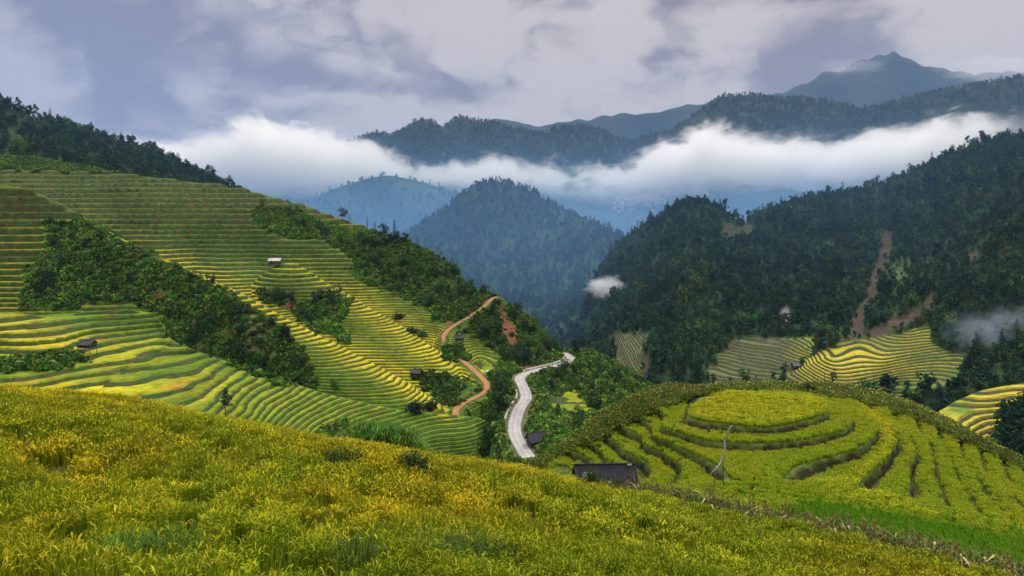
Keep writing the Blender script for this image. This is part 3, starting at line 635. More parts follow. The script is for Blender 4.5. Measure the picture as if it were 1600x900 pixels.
# the middle spur behind it
topB = [(392,446),(410,428),(430,413),(460,410),(490,428),(524,450),(555,466),(600,495),(639,517),(680,546),(716,566),(738,584),(752,606)]
YB = lambda py: float(np.interp(py, [400,470,520,560,590,640], [386,354,332,310,297,272]))
B_ctrl = []
for py_ in (400,430,460,490,520,550,580,610,640):
    for px_ in range(390, 780, 40):
        ty = float(np.interp(px_, [q[0] for q in topB], [q[1] for q in topB]))
        if py_ < ty - 30: continue
        B_ctrl.append((px_, py_, YB(py_) + 8 * max(0, 1 - (py_ - ty) / 28) ** 2 + 8 * math.exp(-((px_ - 470) / 35) ** 2 - ((py_ - 500) / 30) ** 2)))
S_B = hillside(B_ctrl, topB, [(390,500),(450,540),(570,600),(700,665),(755,665)], 393, 751, 2.6, 80, lam=3e-4, noise=(0.5, 30), seed=15, carve=CARVE, **BK4)
# the near spur with the broad yellow paddies
top1 = [(-80,481),(0,488),(60,493),(110,490),(200,484),(240,490),(256,510),(266,531),(300,546),(350,564),(400,580),(450,598),(500,614),(560,629),(620,641),(700,649),(750,654),(766,662),(775,680)]
N_ctrl = [(0,490,243),(60,495,248),(110,490,256),(200,485,262),(252,500,262),(0,560,212),(50,530,226),(100,545,222),(150,530,240),(200,520,250),(250,520,256),(200,550,232),(262,532,248),(300,546,240),(350,564,236),(400,580,234),(450,598,233),(500,614,234),(620,641,238),(700,650,242),(765,658,246),
 (0,640,178),(200,645,180),(0,600,192),(200,600,203),(100,570,212),(300,600,208),(320,640,186),(400,655,195),(500,690,206),(600,690,220),(750,692,234),(775,684,242),(-80,560,212),(-80,640,178),(-80,490,240),(700,740,224),(715,700,229),(730,672,236),(400,710,180)]
S_1 = hillside(N_ctrl, top1, [(-80,668),(0,662),(200,676),(400,712),(560,738),(700,750),(780,745)], -80, 774, 3.0, 100, lam=3e-4, noise=(0.6, 26), seed=16, **BK4)
cA, cB, c1 = curve(topA), curve(topB), curve(top1)
def over_1(px, py, t=4): return (px < 774) & (py > c1(px) - t)
def over_A(px, py, t=4): return (px < 712) & (py > cA(px) - t)
def over_B(px, py, t=4): return (px > 394) & (px < 751) & (py > cB(px) - t)
VIS = [(S_1, lambda px, py: (px < 776) * 1.0), (S_A, lambda px, py: 1.0 - over_1(px, py, -8)), (S_B, lambda px, py: 1.0 - (over_1(px, py, -8) | over_A(px, py, -8))), (S_C, lambda px, py: 1.0 - (over_1(px, py, -8) | over_A(px, py, -8) | over_B(px, py, -8)))]
bushes = [[(66,345),(130,345),(230,395),(340,452),(440,512),(478,560),(500,604),(440,602),(350,565),(262,528),(252,490),(215,478),(180,470),(100,482),(30,482),(38,420),(75,395)],
 [(400,322),(470,330),(520,372),(600,376),(650,372),(730,420),(775,462),(740,490),(700,515),(660,480),(600,452),(560,440),(548,405),(500,372),(440,372),(395,350)],
 [(395,455),(440,462),(470,475),(520,462),(548,468),(535,512),(548,540),(500,520),(450,487),(400,464)],
 [(775,462),(830,490),(880,545),(850,572),(800,588),(780,570),(760,545),(738,522),(714,520),(740,495)],
 [(765,560),(800,585),(900,540),(1100,560),(1100,800),(700,800),(745,700),(775,655),(765,640),(768,605)],
 [(650,572),(700,590),(742,600),(752,612),(712,640),(690,628),(640,588)],
 [(0,566),(60,556),(110,556),(135,564),(100,572),(0,582)],
 [(-90,200),(190,200),(190,267),(-90,262)], [(640,640),(770,700),(800,760),(560,760)][0:0] or [(0,0),(1,0),(0,1)],
 [(694,540),(716,540),(730,560),(712,560),(690,556)], [(455,352),(470,345),(640,374),(600,378),(520,372)],
 [(500,668),(545,662),(530,690),(480,690)]]
small_terr = [[(722,540),(745,530),(790,560),(765,590),(742,575)], [(850,618),(905,612),(935,645),(890,650),(852,640)]]
def nz(px, py, a=6): return px + a * perlin(px / 22, py / 22, 51), py + a * perlin(px / 22 + 9, py / 22, 52)
def bushmask(px, py, soft=5):
    px, py = nz(px, py); b = np.zeros(np.shape(px))
    for p in bushes: b = np.maximum(b, inpoly(px, py, p, soft))
    for p in small_terr: b = b * (1 - inpoly(px, py, p, soft))
    return b
def dist_lines(S_x, S_y, Qs):
    d = np.full(np.shape(S_x), 1e9)
    for Q in Qs:
        for q in Q[::2]: d = np.minimum(d, np.hypot(S_x - q[0], S_y - q[1]))
    return d
zt_ = np.arange(-160, 160, 0.25); st_ = np.interp(zt_, [-60, -48, -40, -22, -5, 15, 60], [0.82, 0.95, 1.4, 2.5, 3.4, 4.0, 4.4]); s_ = np.cumsum(0.25 / st_)
def s_of(z): return np.interp(z, zt_, s_)
def z_of(s): return np.interp(s, s_, zt_)
crestA = [(130,338),(180,368),(250,398),(300,420),(350,445),(400,468),(450,498),(510,530),(570,562),(640,600),(700,641)]
crestB = [(555,466),(600,495),(639,517),(680,546),(716,566),(738,584)]
crestC = [(470,415),(500,432),(524,450)]
def blobw(px, py, L_): 
    w = 0
    for x, y, sx, sy, a in L_: w = w + a * np.exp(-((px - x) / sx) ** 2 - ((py - y) / sy) ** 2)
    return w
REDS = [(782,490,7,14,1.2),(791,510,8,16,1.3),(801,535,9,18,1.3),(820,575,40,5,1),(700,505,10,10,.9),(735,488,18,5,.8),(250,463,10,6,1.0),(135,475,7,7,.9),(450,478,12,7,1.0),(640,460,18,5,.5),(300,500,8,5,.6),(135,400,8,10,.6),(70,560,25,4,.5),(80,400,7,8,.6),(688,520,6,10,.9),(760,470,6,6,.8),(455,415,8,6,.5),(310,425,12,5,.6)]
def slope_l(P, _=None):
    px, py = PX(*P.T); n = np.clip(fbm(P[:, 0] / 9, P[:, 1] / 9 + P[:, 2] / 9, 4, 31) * .8 + .5, 0, 1)
    c = lerp((0.040, 0.095, 0.014), (0.085, 0.15, 0.022), n)
    g = np.clip(blobw(px, py, [(420,375,20,8,.8),(340,400,14,10,.8),(900,575,50,18,.9),(880,630,30,12,.9),(60,232,40,20,.3),(110,250,50,12,.8),(500,500,40,20,.5)]), 0, 1)
    c = c * (1 - g[:, None]) + np.array((0.13, 0.19, 0.025)) * g[:, None]
    br = np.clip(blobw(px, py, [(385,520,45,38,.9),(350,480,30,20,.4),(60,238,50,10,.4)]), 0, .8); c = c * (1 - br[:, None]) + np.array((0.12, 0.11, 0.045)) * br[:, None]
    r = np.clip((blobw(px, py, REDS) + .5 * fbm(P[:, 0] / 4, P[:, 2] / 3, 3, 77) - .35) * 2.2, 0, 1); r = r * (blobw(px, py, REDS) > .15)
    c = c * (1 - r[:, None]) + np.array((0.16, 0.062, 0.034)) * r[:, None]
    d = dist_lines(P[:, 0], P[:, 1], [ROAD]); v = (1 - sstep(3.4, 5.5, d))[:, None]; c = c * (1 - v * .7) + np.array((0.12, 0.10, 0.06)) * v * .7
    return c
def left_col(P, mm, K, CL, f):
    px, py = PX(*P.T); cx, cy_, cz = P.T
    w = 0.14 + .30 * perlin(cx / 60, cy_ / 60, 61) + .30 * (hash1(K, np.floor(cx / 26 + perlin(cx / 40, cy_ / 40, 5))) - .5)
    w = w + 1.25 * np.exp(-(dline(px, py, crestA) / 17) ** 2) + 1.0 * np.exp(-(dline(px, py, crestB) / 22) ** 2) + .4 * np.exp(-(dline(px, py, crestC) / 22) ** 2)
    w = w + blobw(px, py, [(100,545,50,22,.9),(20,520,50,40,.6),(100,605,120,14,.9),(200,560,60,25,.3),(60,330,60,16,.8),(20,380,70,80,.55),(690,600,50,20,.3),(650,550,60,30,.3),(540,350,50,16,.5),(330,600,60,30,.2),(190,540,60,10,.2)])
    w = w - blobw(px, py, [(300,330,220,60,.25),(650,670,120,30,.15),(160,500,80,15,.3)])
    rice = lerp((0.11, 0.20, 0.010), (0.47, 0.39, 0.008), np.clip(w, 0, 1))
    o = np.clip(blobw(px, py, [(285,612,26,14,1.1),(240,635,20,8,.6)]) * (hash1(K) > .35), 0, 1)[:, None]; rice = rice * (1 - o) + np.array((0.40, 0.19, 0.03)) * o
    up = sstep(-25, 10, cz); dull = (0.60 * up)[:, None]; rice = rice * (1 - dull) + (np.array((0.105, 0.125, 0.026)) * (0.7 + 0.6 * hash1(K, np.floor(cx / 55 + perlin(cx / 70, cy_ / 70, 7))))[:, None]) * dull
    bare = (hash1(K + 7, np.floor(cx / 34)) < .22 * up)[:, None]; rice = np.where(bare, np.array((0.10, 0.12, 0.035)), rice)
    jit = (0.8 + .4 * hash1(K, np.floor(cx / 9)))[:, None]; rice = rice * jit
    n = np.clip(fbm(cx / 5, cy_ / 5 + cz / 2, 3, 41) * .9 + .5 - .18 + .15 * up, 0, 1)
    ris = lerp((0.030, 0.072, 0.012), (0.075, 0.060, 0.025), n)
    lipc = np.array((0.09, 0.13, 0.03)); ris = np.where((f > .96)[:, None], lipc, ris)
    c = np.where((CL == 3)[:, None], ris, np.where((CL == 0)[:, None], rice * .5 + lipc * .5, rice))
    k = np.clip(mm * 1.6 - .2, 0, 1)[:, None]; return c * k + slope_l(P) * (1 - k)
def jogs(S):
    x = S.x + 9 * perlin(S.z / 7, S.x / 60, 12); cell = np.floor(x / 38); row = np.floor(S.z / 9 + hash1(cell) * 3)
    return 0.55 * (hash1(cell, row + 500) - .5)
for S_, nm_, lb_ in ((S_C, 'hillside', 'high terraced mountainside on the left'), (S_A, 'hillside', 'long terraced spur whose yellow crest runs down to the clay track'), (S_B, 'hillside', 'middle terraced spur between the wood and the long crest'), (S_1, 'hillside', 'near terraced spur with broad yellow paddies')):
    nr_ = S_.nmain; m_l = (1 - bushmask(S_.px, S_.py)) * (np.arange(S_.x.shape[0]) < nr_)[:, None]
    m_l = m_l * sstep(4.5, 7.5, dist_lines(S_.x, S_.y, [ROAD])) * sstep(2.4, 4.6, dist_lines(S_.x, S_.y, [DA, DB]))
    tag(build_terraced(S_, m_l, lambda S: s_of(S.z + 0.2 * perlin(S.x / 30, S.y / 30, 91)) + jogs(S) + 1e-4, z_of, left_col, nm_, [M_land], rfrac=0.34, rice=0.34, bund=0.07, slopecol=slope_l), lb_, 'hillside', None, 'structure')

# ---- roads as their own surfaces with edges
def ribbon(name, Q, w, col, mt, lift, thick=0.18):
    mb = MB(); t = np.gradient(Q[:, :2], axis=0); t /= np.linalg.norm(t, axis=1)[:, None]; nn = np.c_[-t[:, 1], t[:, 0]]
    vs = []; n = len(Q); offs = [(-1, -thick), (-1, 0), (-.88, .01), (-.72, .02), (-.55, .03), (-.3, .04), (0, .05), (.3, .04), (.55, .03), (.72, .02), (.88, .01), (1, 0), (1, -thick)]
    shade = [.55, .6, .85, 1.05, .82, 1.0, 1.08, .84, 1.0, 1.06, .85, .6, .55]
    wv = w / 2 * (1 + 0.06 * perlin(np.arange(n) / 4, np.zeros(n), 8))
    for i in range(n):
        for a, dz in offs: vs.append((Q[i, 0] + nn[i, 0] * a * wv[i], Q[i, 1] + nn[i, 1] * a * wv[i], Q[i, 2] + lift + dz))
    k = len(offs); fs = [[i * k + j, i * k + j + 1, (i + 1) * k + j + 1, (i + 1) * k + j] for i in range(n - 1) for j in range(k - 1)]
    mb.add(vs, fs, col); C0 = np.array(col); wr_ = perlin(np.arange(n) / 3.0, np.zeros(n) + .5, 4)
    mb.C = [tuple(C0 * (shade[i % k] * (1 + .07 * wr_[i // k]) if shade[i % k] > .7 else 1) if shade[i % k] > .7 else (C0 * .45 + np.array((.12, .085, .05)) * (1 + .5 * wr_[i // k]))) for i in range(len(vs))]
    return obj(name, mb.mesh(name, [mt], True))
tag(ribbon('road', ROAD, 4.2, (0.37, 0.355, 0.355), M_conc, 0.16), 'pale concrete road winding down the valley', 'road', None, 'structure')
tag(ribbon('dirt_road', DA, 2.3, (0.38, 0.19, 0.10), M_near, 0.14), 'orange clay track climbing to the saddle', 'dirt road', None, 'structure')
tag(ribbon('dirt_road', DB, 2.4, (0.40, 0.18, 0.085), M_near, 0.14), 'orange clay track curving below the terraces', 'dirt road', None, 'structure')
def curb(name, Q, off, i0, i1, w, h, col, label, cat):
    Q = Q[i0:i1]; t = np.gradient(Q[:, :2], axis=0); t /= np.linalg.norm(t, axis=1)[:, None]; nn = np.c_[-t[:, 1], t[:, 0]]; C = Q[:, :2] + nn * off
    mb = MB(); vs = []
    for i in range(len(Q)):
        for a, z in ((-w / 2, -.6), (-w / 2, h), (w / 2, h), (w / 2, -.6)): vs.append((C[i, 0] + nn[i, 0] * a, C[i, 1] + nn[i, 1] * a, Q[i, 2] + z + .1))
    n = len(Q); fs = [[i * 4 + j, i * 4 + (j + 1) % 4, (i + 1) * 4 + (j + 1) % 4, (i + 1) * 4 + j] for i in range(n - 1) for j in range(4)] + [[0, 1, 2, 3], [n * 4 - 4, n * 4 - 1, n * 4 - 2, n * 4 - 3]]
    mb.add(vs, fs, col); o = obj(name, mb.mesh(name, [M_conc])); return tag(o, label, cat)
nR = len(ROAD)
curb('roadside_wall', ROAD, 3.4, int(nR * .20), int(nR * .42), 0.5, 0.75, (0.40, 0.37, 0.32), 'low concrete wall on the outer left bend of the road', 'wall')
curb('roadside_wall', ROAD, 3.1, int(nR * .60), int(nR * .93), 0.45, 0.7, (0.42, 0.39, 0.34), 'low concrete wall at the foot of the wooded slope by the road', 'wall')

# ---- mountains
def woodcol(a, b, sc, seed, extra=None):
    def f(P, _=None):
        n = np.clip(fbm(P[:, 0] / sc, P[:, 1] / sc + P[:, 2] / sc, 4, seed) * .9 + .5, 0, 1); c = lerp(a, b, n)
        return extra(P, c) if extra else c
    return f
# right mountain
right_ctrl = [(880,545,800),(900,530,820),(930,440,900),(945,405,930),(1000,350,950),(1040,325,940),(1085,305,905),(1120,318,890),(1165,345,905),(1180,330,925),(1250,305,950),(1350,290,980),(1440,255,1000),(1520,218,1000),(1600,205,985),(1700,190,965),
 (1000,600,450),(1200,600,430),(1300,560,436),(1400,602,415),(1500,612,395),(1600,640,330),(1700,660,320),(1100,450,650),(1380,370,800),(1340,520,520),(1500,400,700),(1500,500,520),(1100,560,500),(960,520,650),(1600,400,600),(1600,500,470),(1230,500,570),(1040,400,800),
 (1250,570,450),(1250,595,428),(1300,540,470),(1420,512,500),(1450,515,500),(1500,560,450),(1380,560,438),(1180,530,520),(1200,585,450),(960,560,560),(1000,430,800),(1180,420,740),(1280,400,760),(1250,350,860),(1450,320,850),(1360,470,610),(1440,460,600)]
right_top = [(860,560),(885,535),(905,500),(925,455),(945,410),(970,385),(1000,358),(1040,333),(1070,315),(1090,311),(1120,325),(1165,350),(1180,336),(1250,313),(1300,305),(1350,297),(1400,280),(1440,262),(1480,242),(1520,226),(1560,217),(1600,213),(1700,198)]
right_bot = [(860,600),(900,610),(960,640),(1100,660),(1400,680),(1550,720),(1700,760)]
T_r = [[(1128,548),(1150,528),(1280,528),(1268,548),(1212,592),(1105,600),(1112,570)], [(950,522),(1015,522),(1003,560),(1000,602),(940,590),(960,560)],
       [(1215,600),(1262,560),(1305,538),(1350,530),(1420,520),(1448,508),(1455,535),(1512,562),(1500,590),(1440,615),(1300,625)], [(1128,352),(1178,352),(1178,366),(1128,366)]]
S_r = hillside(right_ctrl, right_top, right_bot, 862, 1690, 4.0, 150, lam=3e-4, noise=(7, 95), seed=21, nmask=lambda px, py: np.maximum.reduce([inpoly(px, py, p, 14) for p in T_r]))
scars = [[(1378,362),(1393,364),(1389,400),(1377,440),(1357,480),(1347,520),(1322,532),(1333,500),(1350,470),(1363,420)], [(1462,452),(1456,480),(1425,503),(1382,524),(1322,534),(1398,497),(1440,478)],
         [(1508,398),(1528,392),(1526,404),(1512,408)], [(1000,560),(1018,540),(1010,590),(998,600)], [(1222,488),(1236,488),(1232,512),(1224,516)]]
def terr_r(px, py, soft=4):
    px, py = nz(px, py, 4); b = np.zeros(np.shape(px))
    for p in T_r: b = np.maximum(b, inpoly(px, py, p, soft))
    return b
def scar_r(px, py, soft=3):
    px, py = nz(px, py, 3); b = np.zeros(np.shape(px))
    for p in scars: b = np.maximum(b, inpoly(px, py, p, soft))
    return b
def slope_r(P, _=None):
    px, py = PX(*P.T); n = np.clip(fbm(P[:, 0] / 30, P[:, 1] / 30 + P[:, 2] / 30, 4, 33) * .9 + .5, 0, 1)
    c = lerp((0.012, 0.034, 0.014), (0.028, 0.06, 0.018), n)
    g = np.clip(blobw(px, py, [(1410,440,28,35,.9),(1300,520,40,12,.8),(1120,580,30,20,.6),(930,520,40,15,.5),(1530,590,60,25,.4)]), 0, 1)[:, None]; c = c * (1 - g) + np.array((0.075, 0.135, 0.025)) * g
    s = np.clip(scar_r(px, py) * (0.75 + .5 * fbm(P[:, 0] / 6, P[:, 2] / 6, 2, 3)), 0, 1)[:, None]; return c * (1 - s) + np.array((0.075, 0.045, 0.036)) * s
def right_col(P, mm, K, CL, f):
    px, py = PX(*P.T); cx, cy_, cz = P.T
    w = blobw(px, py, [(1330,560,70,25,.95),(1280,580,60,20,.7),(1440,530,40,20,.6),(1400,575,60,14,.35)]) + .12 + .4 * (hash1(K, np.floor(cx / 22)) - .5)
    rice = lerp((0.095, 0.16, 0.025), (0.46, 0.38, 0.02), np.clip(w, 0, 1))
    dl = np.clip(1 - sstep(1215, 1262, px) + (py < 400), 0, 1)[:, None]; rice = rice * (1 - dl) + np.array((0.125, 0.13, 0.05)) * (0.7 + .5 * hash1(K, np.floor(cx / 30)))[:, None] * dl
    n = np.clip(fbm(cx / 8, cy_ / 8, 3, 41) * .9 + .4, 0, 1); ris = lerp((0.030, 0.062, 0.02), (0.07, 0.06, 0.035), n)
    c = np.where((CL == 3)[:, None], ris, rice); k = np.clip(mm * 1.6 - .2, 0, 1)[:, None]; return c * k + slope_r(P) * (1 - k)
m_r = terr_r(S_r.px, S_r.py) * (np.arange(S_r.x.shape[0]) < 148)[:, None]
mr = build_terraced(S_r, m_r, lambda S: S.z / 1.05 + 400 + 1e-4, lambda k: (np.asarray(k, float) - 400) * 1.05, right_col, 'mountain', [M_land], rfrac=0.4, rice=0.4, bund=0.06, slopecol=slope_r)
tag(mr, 'dark forested mountain on the right with landslide scars', 'mountain', None, 'structure')
# near terraced spur at the right edge
near_ctrl = [(1462,645,252),(1490,628,262),(1530,611,270),(1600,598,280),(1720,588,285),(1480,665,236),(1530,684,236),(1530,645,252),(1600,705,230),(1600,650,252),(1720,700,225),(1720,640,250),(1560,760,205),(1450,680,225)]
near_top = [(1440,662),(1462,646),(1490,628),(1530,611),(1565,603),(1600,598),(1720,588)]; near_bot = [(1440,690),(1480,705),(1530,735),(1600,770),(1720,800)]
S_n = hillside(near_ctrl, near_top, near_bot, 1444, 1718, 3.0, 70, lam=3e-4, noise=(0.5, 30), seed=8, back=(8, 20, 50, 90), slope=(.3, .5, .7, .7))
def near_slope(P, _=None): n = np.clip(fbm(P[:, 0] / 9, P[:, 1] / 9, 4, 31) * .8 + .5, 0, 1); return lerp((0.030, 0.062, 0.014), (0.075, 0.12, 0.022), n)
def near_col(P, mm, K, CL, f):
    cx, cy_, cz = P.T; px, py = PX(*P.T)
    w = .75 + .5 * (hash1(K, np.floor(cx / 22)) - .5) - .9 * np.exp(-((px - 1500) / 25) ** 2 - ((py - 640) / 10) ** 2)
    rice = lerp((0.13, 0.22, 0.025), (0.50, 0.41, 0.02), np.clip(w, 0, 1)); n = np.clip(fbm(cx / 5, cy_ / 5, 3, 41) * .9 + .5, 0, 1); ris = lerp((0.045, 0.06, 0.02), (0.10, 0.065, 0.055), n)
    c = np.where((CL == 3)[:, None], ris, rice); k = np.clip(mm * 1.6 - .2, 0, 1)[:, None]; return c * k + near_slope(P) * (1 - k)
m_n = (1 - inpoly(S_n.px, S_n.py, [(1562,662),(1600,640),(1740,640),(1740,820),(1540,820),(1560,700)], 4)) * (np.arange(S_n.x.shape[0]) < 69)[:, None]
mn = build_terraced(S_n, m_n, lambda S: S.z / 1.05 + 300 + 1e-4, lambda k: (np.asarray(k, float) - 300) * 1.05, near_col, 'hillside', [M_land], rfrac=0.36, rice=0.5, bund=0.06, slopecol=near_slope)
tag(mn, 'yellow terraced spur at the right edge', 'hillside', None, 'structure')
def simple_mtn(name, top, bot, ctrl, px0, px1, dpx, nrow, noise, seed, ca, cb, label, back=(8, 22, 55, 130, 300)):
    S = hillside(ctrl, top, bot, px0, px1, dpx, nrow, lam=1e-3, noise=noise, seed=seed, back=back)
    tag(plain(S, name, [M_far], woodcol(ca, cb, noise[1], seed + 5)), label, 'mountain', None, 'structure'); return S
DG, LG = (0.022, 0.046, 0.018), (0.045, 0.08, 0.022)
def scurve(pts, Yt, pb, Yb): return [(x, y, Yt) for x, y in pts] + [(x, pb, Yb) for x, _ in pts] + [(x, (y + pb) / 2, (Yt * Yb) ** .5 * (1 + .05 * math.sin(x * .045))) for x, y in pts]
top_e = [(560,430),(600,400),(645,362),(680,335),(700,322),(740,293),(765,284),(790,284),(825,297),(850,312),(880,332),(915,345),(950,358),(990,378),(1010,400),(1060,430)]
S_e = simple_mtn('mountain', top_e, [(560,560),(1060,560)], [(x, y, 1500 - abs(x - 780) * .6) for x, y in top_e] + [(600,560,1000),(700,560,960),(800,560,900),(900,560,860),(1000,560,850),(1060,560,900),(700,450,1200),(790,400,1290),(850,480,1050),(900,420,1190),(960,450,1060),(760,340,1400)], 562, 1058, 4.0, 100, (16, 150), 40, DG, LG, 'round wooded hill in the middle of the valley')
top_h = [(-100,95),(-40,130),(0,162),(20,172),(60,185),(100,195),(150,212),(220,234),(260,250),(300,268),(335,284),(380,310)]
S_h = simple_mtn('mountain', top_h, [(-100,330),(380,345)], scurve(top_h, 850, 330, 620), -98, 378, 4.0, 60, (7, 90), 50, DG, LG, 'wooded ridge above the left terraces')
top_c = [(470,270),(520,235),(545,222),(562,216),(590,208),(612,213),(635,200),(656,187),(675,190),(690,202),(705,188),(722,183),(745,188),(765,190),(800,201),(835,210),(870,203),(905,198),(935,202),(960,216),(980,222),(1010,214),(1050,206),(1065,192),(1085,180),(1105,162),(1130,150),(1180,149),(1215,153),(1250,153),(1300,160),(1340,171),(1360,168),(1400,160),(1450,146),(1500,136),(1550,128),(1600,117),(1700,100)]
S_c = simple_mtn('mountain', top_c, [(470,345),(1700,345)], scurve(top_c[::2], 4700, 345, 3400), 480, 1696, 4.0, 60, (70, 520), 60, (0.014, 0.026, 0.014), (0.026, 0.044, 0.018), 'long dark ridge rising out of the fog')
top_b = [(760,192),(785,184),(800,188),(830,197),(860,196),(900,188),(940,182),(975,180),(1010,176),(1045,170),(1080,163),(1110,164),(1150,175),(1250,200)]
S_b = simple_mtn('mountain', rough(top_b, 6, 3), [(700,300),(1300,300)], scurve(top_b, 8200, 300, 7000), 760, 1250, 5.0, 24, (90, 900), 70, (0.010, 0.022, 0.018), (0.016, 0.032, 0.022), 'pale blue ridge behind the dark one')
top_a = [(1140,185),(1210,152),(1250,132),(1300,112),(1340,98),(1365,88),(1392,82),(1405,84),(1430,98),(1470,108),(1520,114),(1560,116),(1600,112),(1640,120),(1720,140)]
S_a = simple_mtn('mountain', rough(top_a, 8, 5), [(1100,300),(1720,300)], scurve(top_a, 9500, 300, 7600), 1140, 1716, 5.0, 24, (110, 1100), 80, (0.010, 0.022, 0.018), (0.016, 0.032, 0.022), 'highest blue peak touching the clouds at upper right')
top_f = [(440,330),(500,305),(540,288),(575,277),(610,274),(650,282),(700,296),(740,310),(800,330)]
S_f = simple_mtn('mountain', top_f, [(440,420),(800,430)], scurve(top_f, 2450, 425, 1900), 440, 800, 4.0, 40, (20, 200), 90, DG, LG, 'faint hill half lost in the fog bank')
top_t = [(300,250),(600,265),(800,262),(1000,255),(1200,250),(1500,230),(1700,200)]
S_t = simple_mtn('mountain', top_t, [(300,440),(1700,440)], scurve(top_t, 3400, 420, 1900), 300, 1700, 6.0, 60, (22, 260), 95, (0.035, 0.06, 0.028), (0.07, 0.10, 0.04), 'hazy valley slope with a village under the fog')
# ================================================================== AIR
def vol_box(name, lo, hi, label, cat):
    lo, hi = np.array(lo, float), np.array(hi, float); mb = MB(); mb.box((lo + hi) / 2, hi - lo); return tag(obj(name, mb.mesh(name, [])), label, cat, None, 'stuff')
hz_o = vol_box('haze', (-14000, -300, -171), (14000, 13000, 2400), 'thin bluish haze filling the valley air', 'haze')
m, t = mat('haze'); o = N(t, 'ShaderNodeOutputMaterial'); pv = N(t, 'ShaderNodeVolumePrincipled'); pv.inputs['Color'].default_value = (0.38, 0.60, 1.0, 1)
pv.inputs['Density'].default_value = 4.2e-5; pv.inputs['Anisotropy'].default_value = 0.0; L(t, pv.outputs[0], o.inputs['Volume']); hz_o.data.materials.append(m)
def fog_mat(name, dens_fn, color, step, g=0.0):
    m, t = mat(name); o = N(t, 'ShaderNodeOutputMaterial'); pv = N(t, 'ShaderNodeVolumePrincipled'); pv.inputs['Color'].default_value = (*color, 1); pv.inputs['Anisotropy'].default_value = g
    tcn = N(t, 'ShaderNodeTexCoord'); L(t, dens_fn(t, tcn.outputs['Object']), pv.inputs['Density']); L(t, pv.outputs[0], o.inputs['Volume'])
    m.cycles.volume_step_rate = step; m.cycles.volume_interpolation = 'LINEAR'; return m
YF = 3100.0
ft = [(150,240),(230,226),(270,215),(330,222),(370,202),(410,192),(470,203),(540,214),(580,224),(630,246),(680,262),(740,248),(790,246),(850,262),(900,270),(960,258),(1000,250),(1040,222),(1090,206),(1150,214),(1200,224),(1260,224),(1320,216),(1400,202),(1470,186),(1540,184),(1600,200),(1700,210)]
fb = [(150,330),(300,320),(400,300),(480,296),(560,272),(640,262),(720,276),(760,300),(850,316),(900,312),(1000,300),(1100,292),(1200,300),(1300,290),(1400,262),(1480,236),(1560,215),(1700,240)]
def fw(pts): return [((px - 800) / F, (HOR - py) / F) for px, py in pts]
def fog_density(t, P):
    s = N(t, 'ShaderNodeSeparateXYZ'); L(t, P, s.inputs[0]); x, y, z = s.outputs
    u = math_n(t, 'DIVIDE', x, YF); v = math_n(t, 'DIVIDE', z, YF)
    top = fcurve(t, u, fw(ft), -0.60, 0.80, -0.05, 0.25); bot = fcurve(t, u, fw(fb), -0.60, 0.80, -0.05, 0.25)
    mp = N(t, 'ShaderNodeMapping'); L(t, P, mp.inputs[0]); mp.inputs['Scale'].default_value = (1, 0.5, 1.5)
    n = N(t, 'ShaderNodeTexNoise', i_Scale=0.0042, i_Detail=6.0, i_Roughness=0.68, i_Distortion=0.5); L(t, mp.outputs[0], n.inputs['Vector'])
    w = math_n(t, 'MULTIPLY', math_n(t, 'SUBTRACT', n.outputs['Fac'], 0.5), 0.085)
    dt = math_n(t, 'ADD', math_n(t, 'SUBTRACT', top, v), w); db = math_n(t, 'ADD', math_n(t, 'SUBTRACT', v, bot), math_n(t, 'MULTIPLY', w, 1.0))
    n3 = N(t, 'ShaderNodeTexNoise', i_Scale=0.011, i_Detail=7.0, i_Roughness=0.68, i_Distortion=0.6); L(t, mp.outputs[0], n3.inputs['Vector'])
    fine = math_n(t, 'MULTIPLY', math_n(t, 'SUBTRACT', n3.outputs['Fac'], 0.5), 2.6)
    a = smooth(t, math_n(t, 'ADD', math_n(t, 'MULTIPLY', dt, 26.0), fine), -0.05, 0.75); b = smooth(t, math_n(t, 'ADD', db, math_n(t, 'MULTIPLY', fine, 0.06)), -0.06, 0.055)
    e1 = math_n(t, 'MULTIPLY', smooth(t, y, 2700, 2850), smooth(t, u, 0.70, 0.50, 0.12, 1.0)); e2 = smooth(t, y, 3700, 3450)
    d = math_n(t, 'MULTIPLY', math_n(t, 'MULTIPLY', a, b), math_n(t, 'MULTIPLY', e1, e2))
    return math_n(t, 'MULTIPLY', math_n(t, 'POWER', d, 1.3), 0.016)
fo = vol_box('fog', (-1900, 2700, 40), (2500, 3700, 560), 'bank of white cloud lying across the valley', 'fog')
fo.data.materials.append(fog_mat('fog_bank', fog_density, (1.0, 0.995, 0.99), 0.8, 0.45))
def mist_density(t, P):
    s = N(t, 'ShaderNodeSeparateXYZ'); L(t, P, s.inputs[0]); x, y, z = s.outputs
    n = N(t, 'ShaderNodeTexNoise', i_Scale=0.003, i_Detail=3.0, i_Roughness=0.6); L(t, P, n.inputs['Vector'])
    h = smooth(t, z, 210, -110); e = math_n(t, 'MULTIPLY', smooth(t, y, 440, 1250), smooth(t, y, 2640, 2400))
    q = math_n(t, 'MULTIPLY', h, e); q = math_n(t, 'MULTIPLY', q, smooth(t, n.outputs['Fac'], 0.25, 0.7, 0.6, 1.4))
    return math_n(t, 'MULTIPLY', q, 0.00085)
mo = vol_box('mist', (-1500, 380, -169), (1900, 2640, 220), 'blue mist pooled low in the valley', 'mist')
mo.data.materials.append(fog_mat('valley_mist', mist_density, (0.26, 0.54, 1.0), 2.0))
